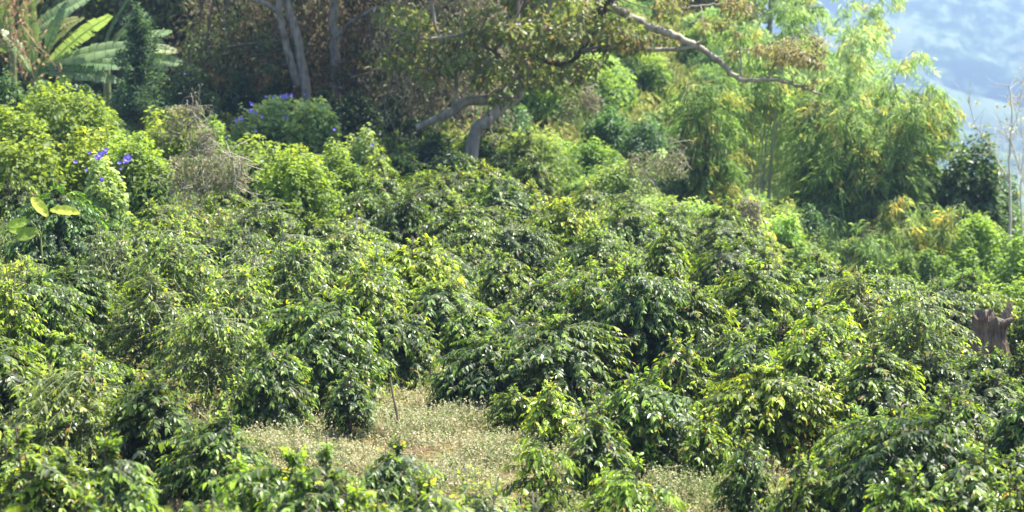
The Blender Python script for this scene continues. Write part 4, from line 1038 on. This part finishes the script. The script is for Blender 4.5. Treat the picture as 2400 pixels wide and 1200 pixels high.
bamboo(1775, 62, 'thin bamboo with bare dark culms between the short cone-shaped and the largest clump', seed=605, n_c=13, Hc=7.5, spread=1.1, lean=.07, sprays=14, low=.66)
bamboo(1990, 59, 'low bamboo sprays at the foot of the largest clump', seed=606, n_c=30, Hc=2.4, spread=2.4, lean=.45, sprays=18, low=.05, L=.17)
bamboo(2150, 59.5, 'yellowing low bamboo at the right foot of the largest clump', seed=607, n_c=24, Hc=3.2, spread=1.6, lean=.35, sprays=22, low=.03, c1=(.30, .36, .11), c2=(.55, .38, .07))

# shrubs over the bright far slope
SL = 'shrubs on the bright far slope'
for i in range(135):
    d = 50+48*rnd.random()**1.3; px = rnd.uniform(1150, 1900); x = (px-1200)/6000*d
    if d < 56 and px < 1330: continue
    H = rnd.uniform(.6, 1.7); R = rnd.uniform(.45, 1.15)
    kd = rnd.choice(['gen', 'gen', 'gen', 'vine', 'heart', 'dense']); kd = 'gen' if kd == 'heart' and d < 62 else kd; m, As = dome_for(kd, R, H); b = rnd.uniform(.85, 1.65 if kd == 'gen' else 1.15)
    if kd == 'dense': b *= 1.8
    root = empty('slope_shrub', (x, d, gz(x, d)-.05), rnd.uniform(0, 6.28), (R, R, H/As))
    lb = {'gen': 'grey-green leafy shrub of the far slope behind the small bamboo and crooked limbs', 'vine': 'yellow-green leafy shrub of the far slope behind the small bamboo and crooked limbs',
          'heart': 'pale whitish-green shrub of the far slope behind the small bamboo and crooked limbs', 'dense': 'dark green shrub of the far slope behind the small bamboo and crooked limbs'}[kd]
    tag(root, lb, 'shrub', {'gen': 'grey-green', 'vine': 'yellow-green', 'heart': 'pale', 'dense': 'dark'}[kd]+' shrubs on the bright far slope')
    a = link('foliage', m[0], root); a.color = (b*rnd.uniform(.9, 1.15), b*1.05, b*rnd.uniform(.9, 1.4), 1); link('stem', m[1], root)
for px, py, w, d, lb in ((1540, 385, 150, 52, 'bare brown earth and dead brush patch of the far slope'), (1360, 245, 90, 60, 'dark brown brush under the brown leaves of the spreading tree'), (1740, 500, 90, 47, 'grey-brown dead brush at the foot of the bare bamboo culms')):
    tangle(px, py, w, 60, d, 120, int(px), lb)
# woodland behind the slope
for i, px in enumerate(range(1240, 1960, 80)):
    d = 98+rnd.uniform(-4, 6); ftree((px-1200)/6000*d, d, 2, rnd.uniform(.8, 1.1), 'bright green tree on top of the far slope behind the bamboo', 'trees on top of the far slope', (1.5, 1.4, 1.3))
# grass-covered slope foot right of the tree
shrub('roundleaf_tree', 2275, 295, 230, 4.2, 'round', 'dark broad-leaved tree right of the largest bamboo against the blue valley', cat='tree', y=60.5, col=(1.1, 1.1, 1.0))
shrub('roundleaf_tree', 2330, 370, 210, 3.0, 'round', 'smaller dark broad-leaved tree behind the bare thin tree', cat='tree', y=61.5, col=(1.4, 1.4, 1.5))
RS = [(2300, 478, 200, 2.0, (1.3, 1.35, 1.0), 'rounded yellow-green shrub under the dark broad-leaved tree'), (2200, 560, 130, 1.8, (.7, .8, .8), 'dark green shrub right of the yellowing low bamboo'),
      (2395, 500, 150, 1.8, (1.0, 1.1, .9), 'green shrub at the right edge above the stump'), (2290, 600, 130, 1.5, (1.1, 1.2, .9), 'light green shrub behind the tree stump'), (2230, 640, 120, 1.4, (.9, 1.0, .9), 'green shrub left of the tree stump'),
      (2370, 640, 130, 1.4, (1.2, 1.25, 1.0), 'light green shrub right behind the split limb of the stump'), (2110, 570, 110, 1.6, (.8, .9, .8), 'dull green shrub in front of the yellowing low bamboo')]
for k, (px, yt, w, H, c, lb) in enumerate(RS): shrub('shrub', px, yt, w, H, 'gen', lb, group='shrubs on the right slope', col=c, y=(57, 52, 55, 48, 45, 46, 50)[k])
# bare thin trees at right
def bare_tree(px, ybase, d, label, stems):
    rng_ = np.random.default_rng(int(px)); c = at(px, ybase, d); root = empty('bare_tree', (c.x, d, gz(c.x, d))); tag(root, label, 'tree', 'bare thin trees at the right edge')
    mb = MB(); tb = MB(); lf = MB()
    for k, (pts, r0, r1) in enumerate(stems):
        p = polyl(T(root, [at(*q, d) for q in pts]), 6, .01, rng_)
        if k == 0: p[0] = (0, 0, -.1)
        (mb if k == 0 else tb).tube(p, np.linspace(r0, r1, len(p)), 7, (.5, .46, .38))
        for j in range(26):
            q = p[rng_.integers(len(p)//3, len(p))]; e = q+rng_.normal(size=3)*np.array([.35, .2, .3])+np.array([0, 0, .25])
            tb.tube([q, (q+e)/2+rng_.normal(size=3)*.03, e], [.007, .005, .002], 3, (.5, .46, .38))
            if rng_.random() < .12:
                m = 5; leaflets(lf, e+rng_.normal(size=(m, 3))*.08, rdir(rng_, m), rdir(rng_, m), .09, .05, (.4, .38, .12))
    link('trunk', mb.mesh('trunk', M_TWIG), root); link('twigs', tb.mesh('twigs', M_TWIG), root); link('leaves', lf.mesh('leaves', M_SOFT), root)
bare_tree(2366, 540, 58, 'thin pale bare tree with forked upper stems near the right edge', [([(2368, 540), (2366, 430), (2368, 330), (2372, 280), (2366, 200)], .035, .01), ([(2366, 430), (2340, 380), (2310, 330), (2285, 290), (2270, 240)], .02, .006), ([(2370, 330), (2385, 380), (2400, 430), (2430, 470)], .015, .012), ([(2372, 300), (2390, 250), (2396, 190)], .012, .004)])
bare_tree(2398, 560, 60, 'thin dark-stemmed bare tree cut by the right edge', [([(2398, 560), (2392, 450), (2398, 360), (2392, 260)], .028, .008), ([(2394, 400), (2370, 340), (2350, 300)], .012, .005)])

# ------------------------------------------------------------------ haze
bm = MB()
x0, x1, y0, y1, z0, z1 = -6100, 6100, -6100, 6100, -330, 190
V = [(x, y, z) for z in (z0, z1) for y in (y0, y1) for x in (x0, x1)]
bm.add(V, [[(0, 2, 3, 1), (4, 5, 7, 6), (0, 1, 5, 4), (2, 6, 7, 3), (0, 4, 6, 2), (1, 3, 7, 5)]], (1, 1, 1))
m, t, N, Lk = newmat('valley_haze'); out = N('ShaderNodeOutputMaterial'); pv = N('ShaderNodeVolumePrincipled')
pv.inputs['Color'].default_value = (.46, .65, 1.0, 1); pv.inputs['Density'].default_value = .00041; pv.inputs['Anisotropy'].default_value = .3
Lk(pv.outputs[0], out.inputs['Volume'])
hz = link('haze', bm.mesh('haze', m, smooth=False)); tag(hz, 'blue haze lying over the valley', 'haze', kind='stuff')
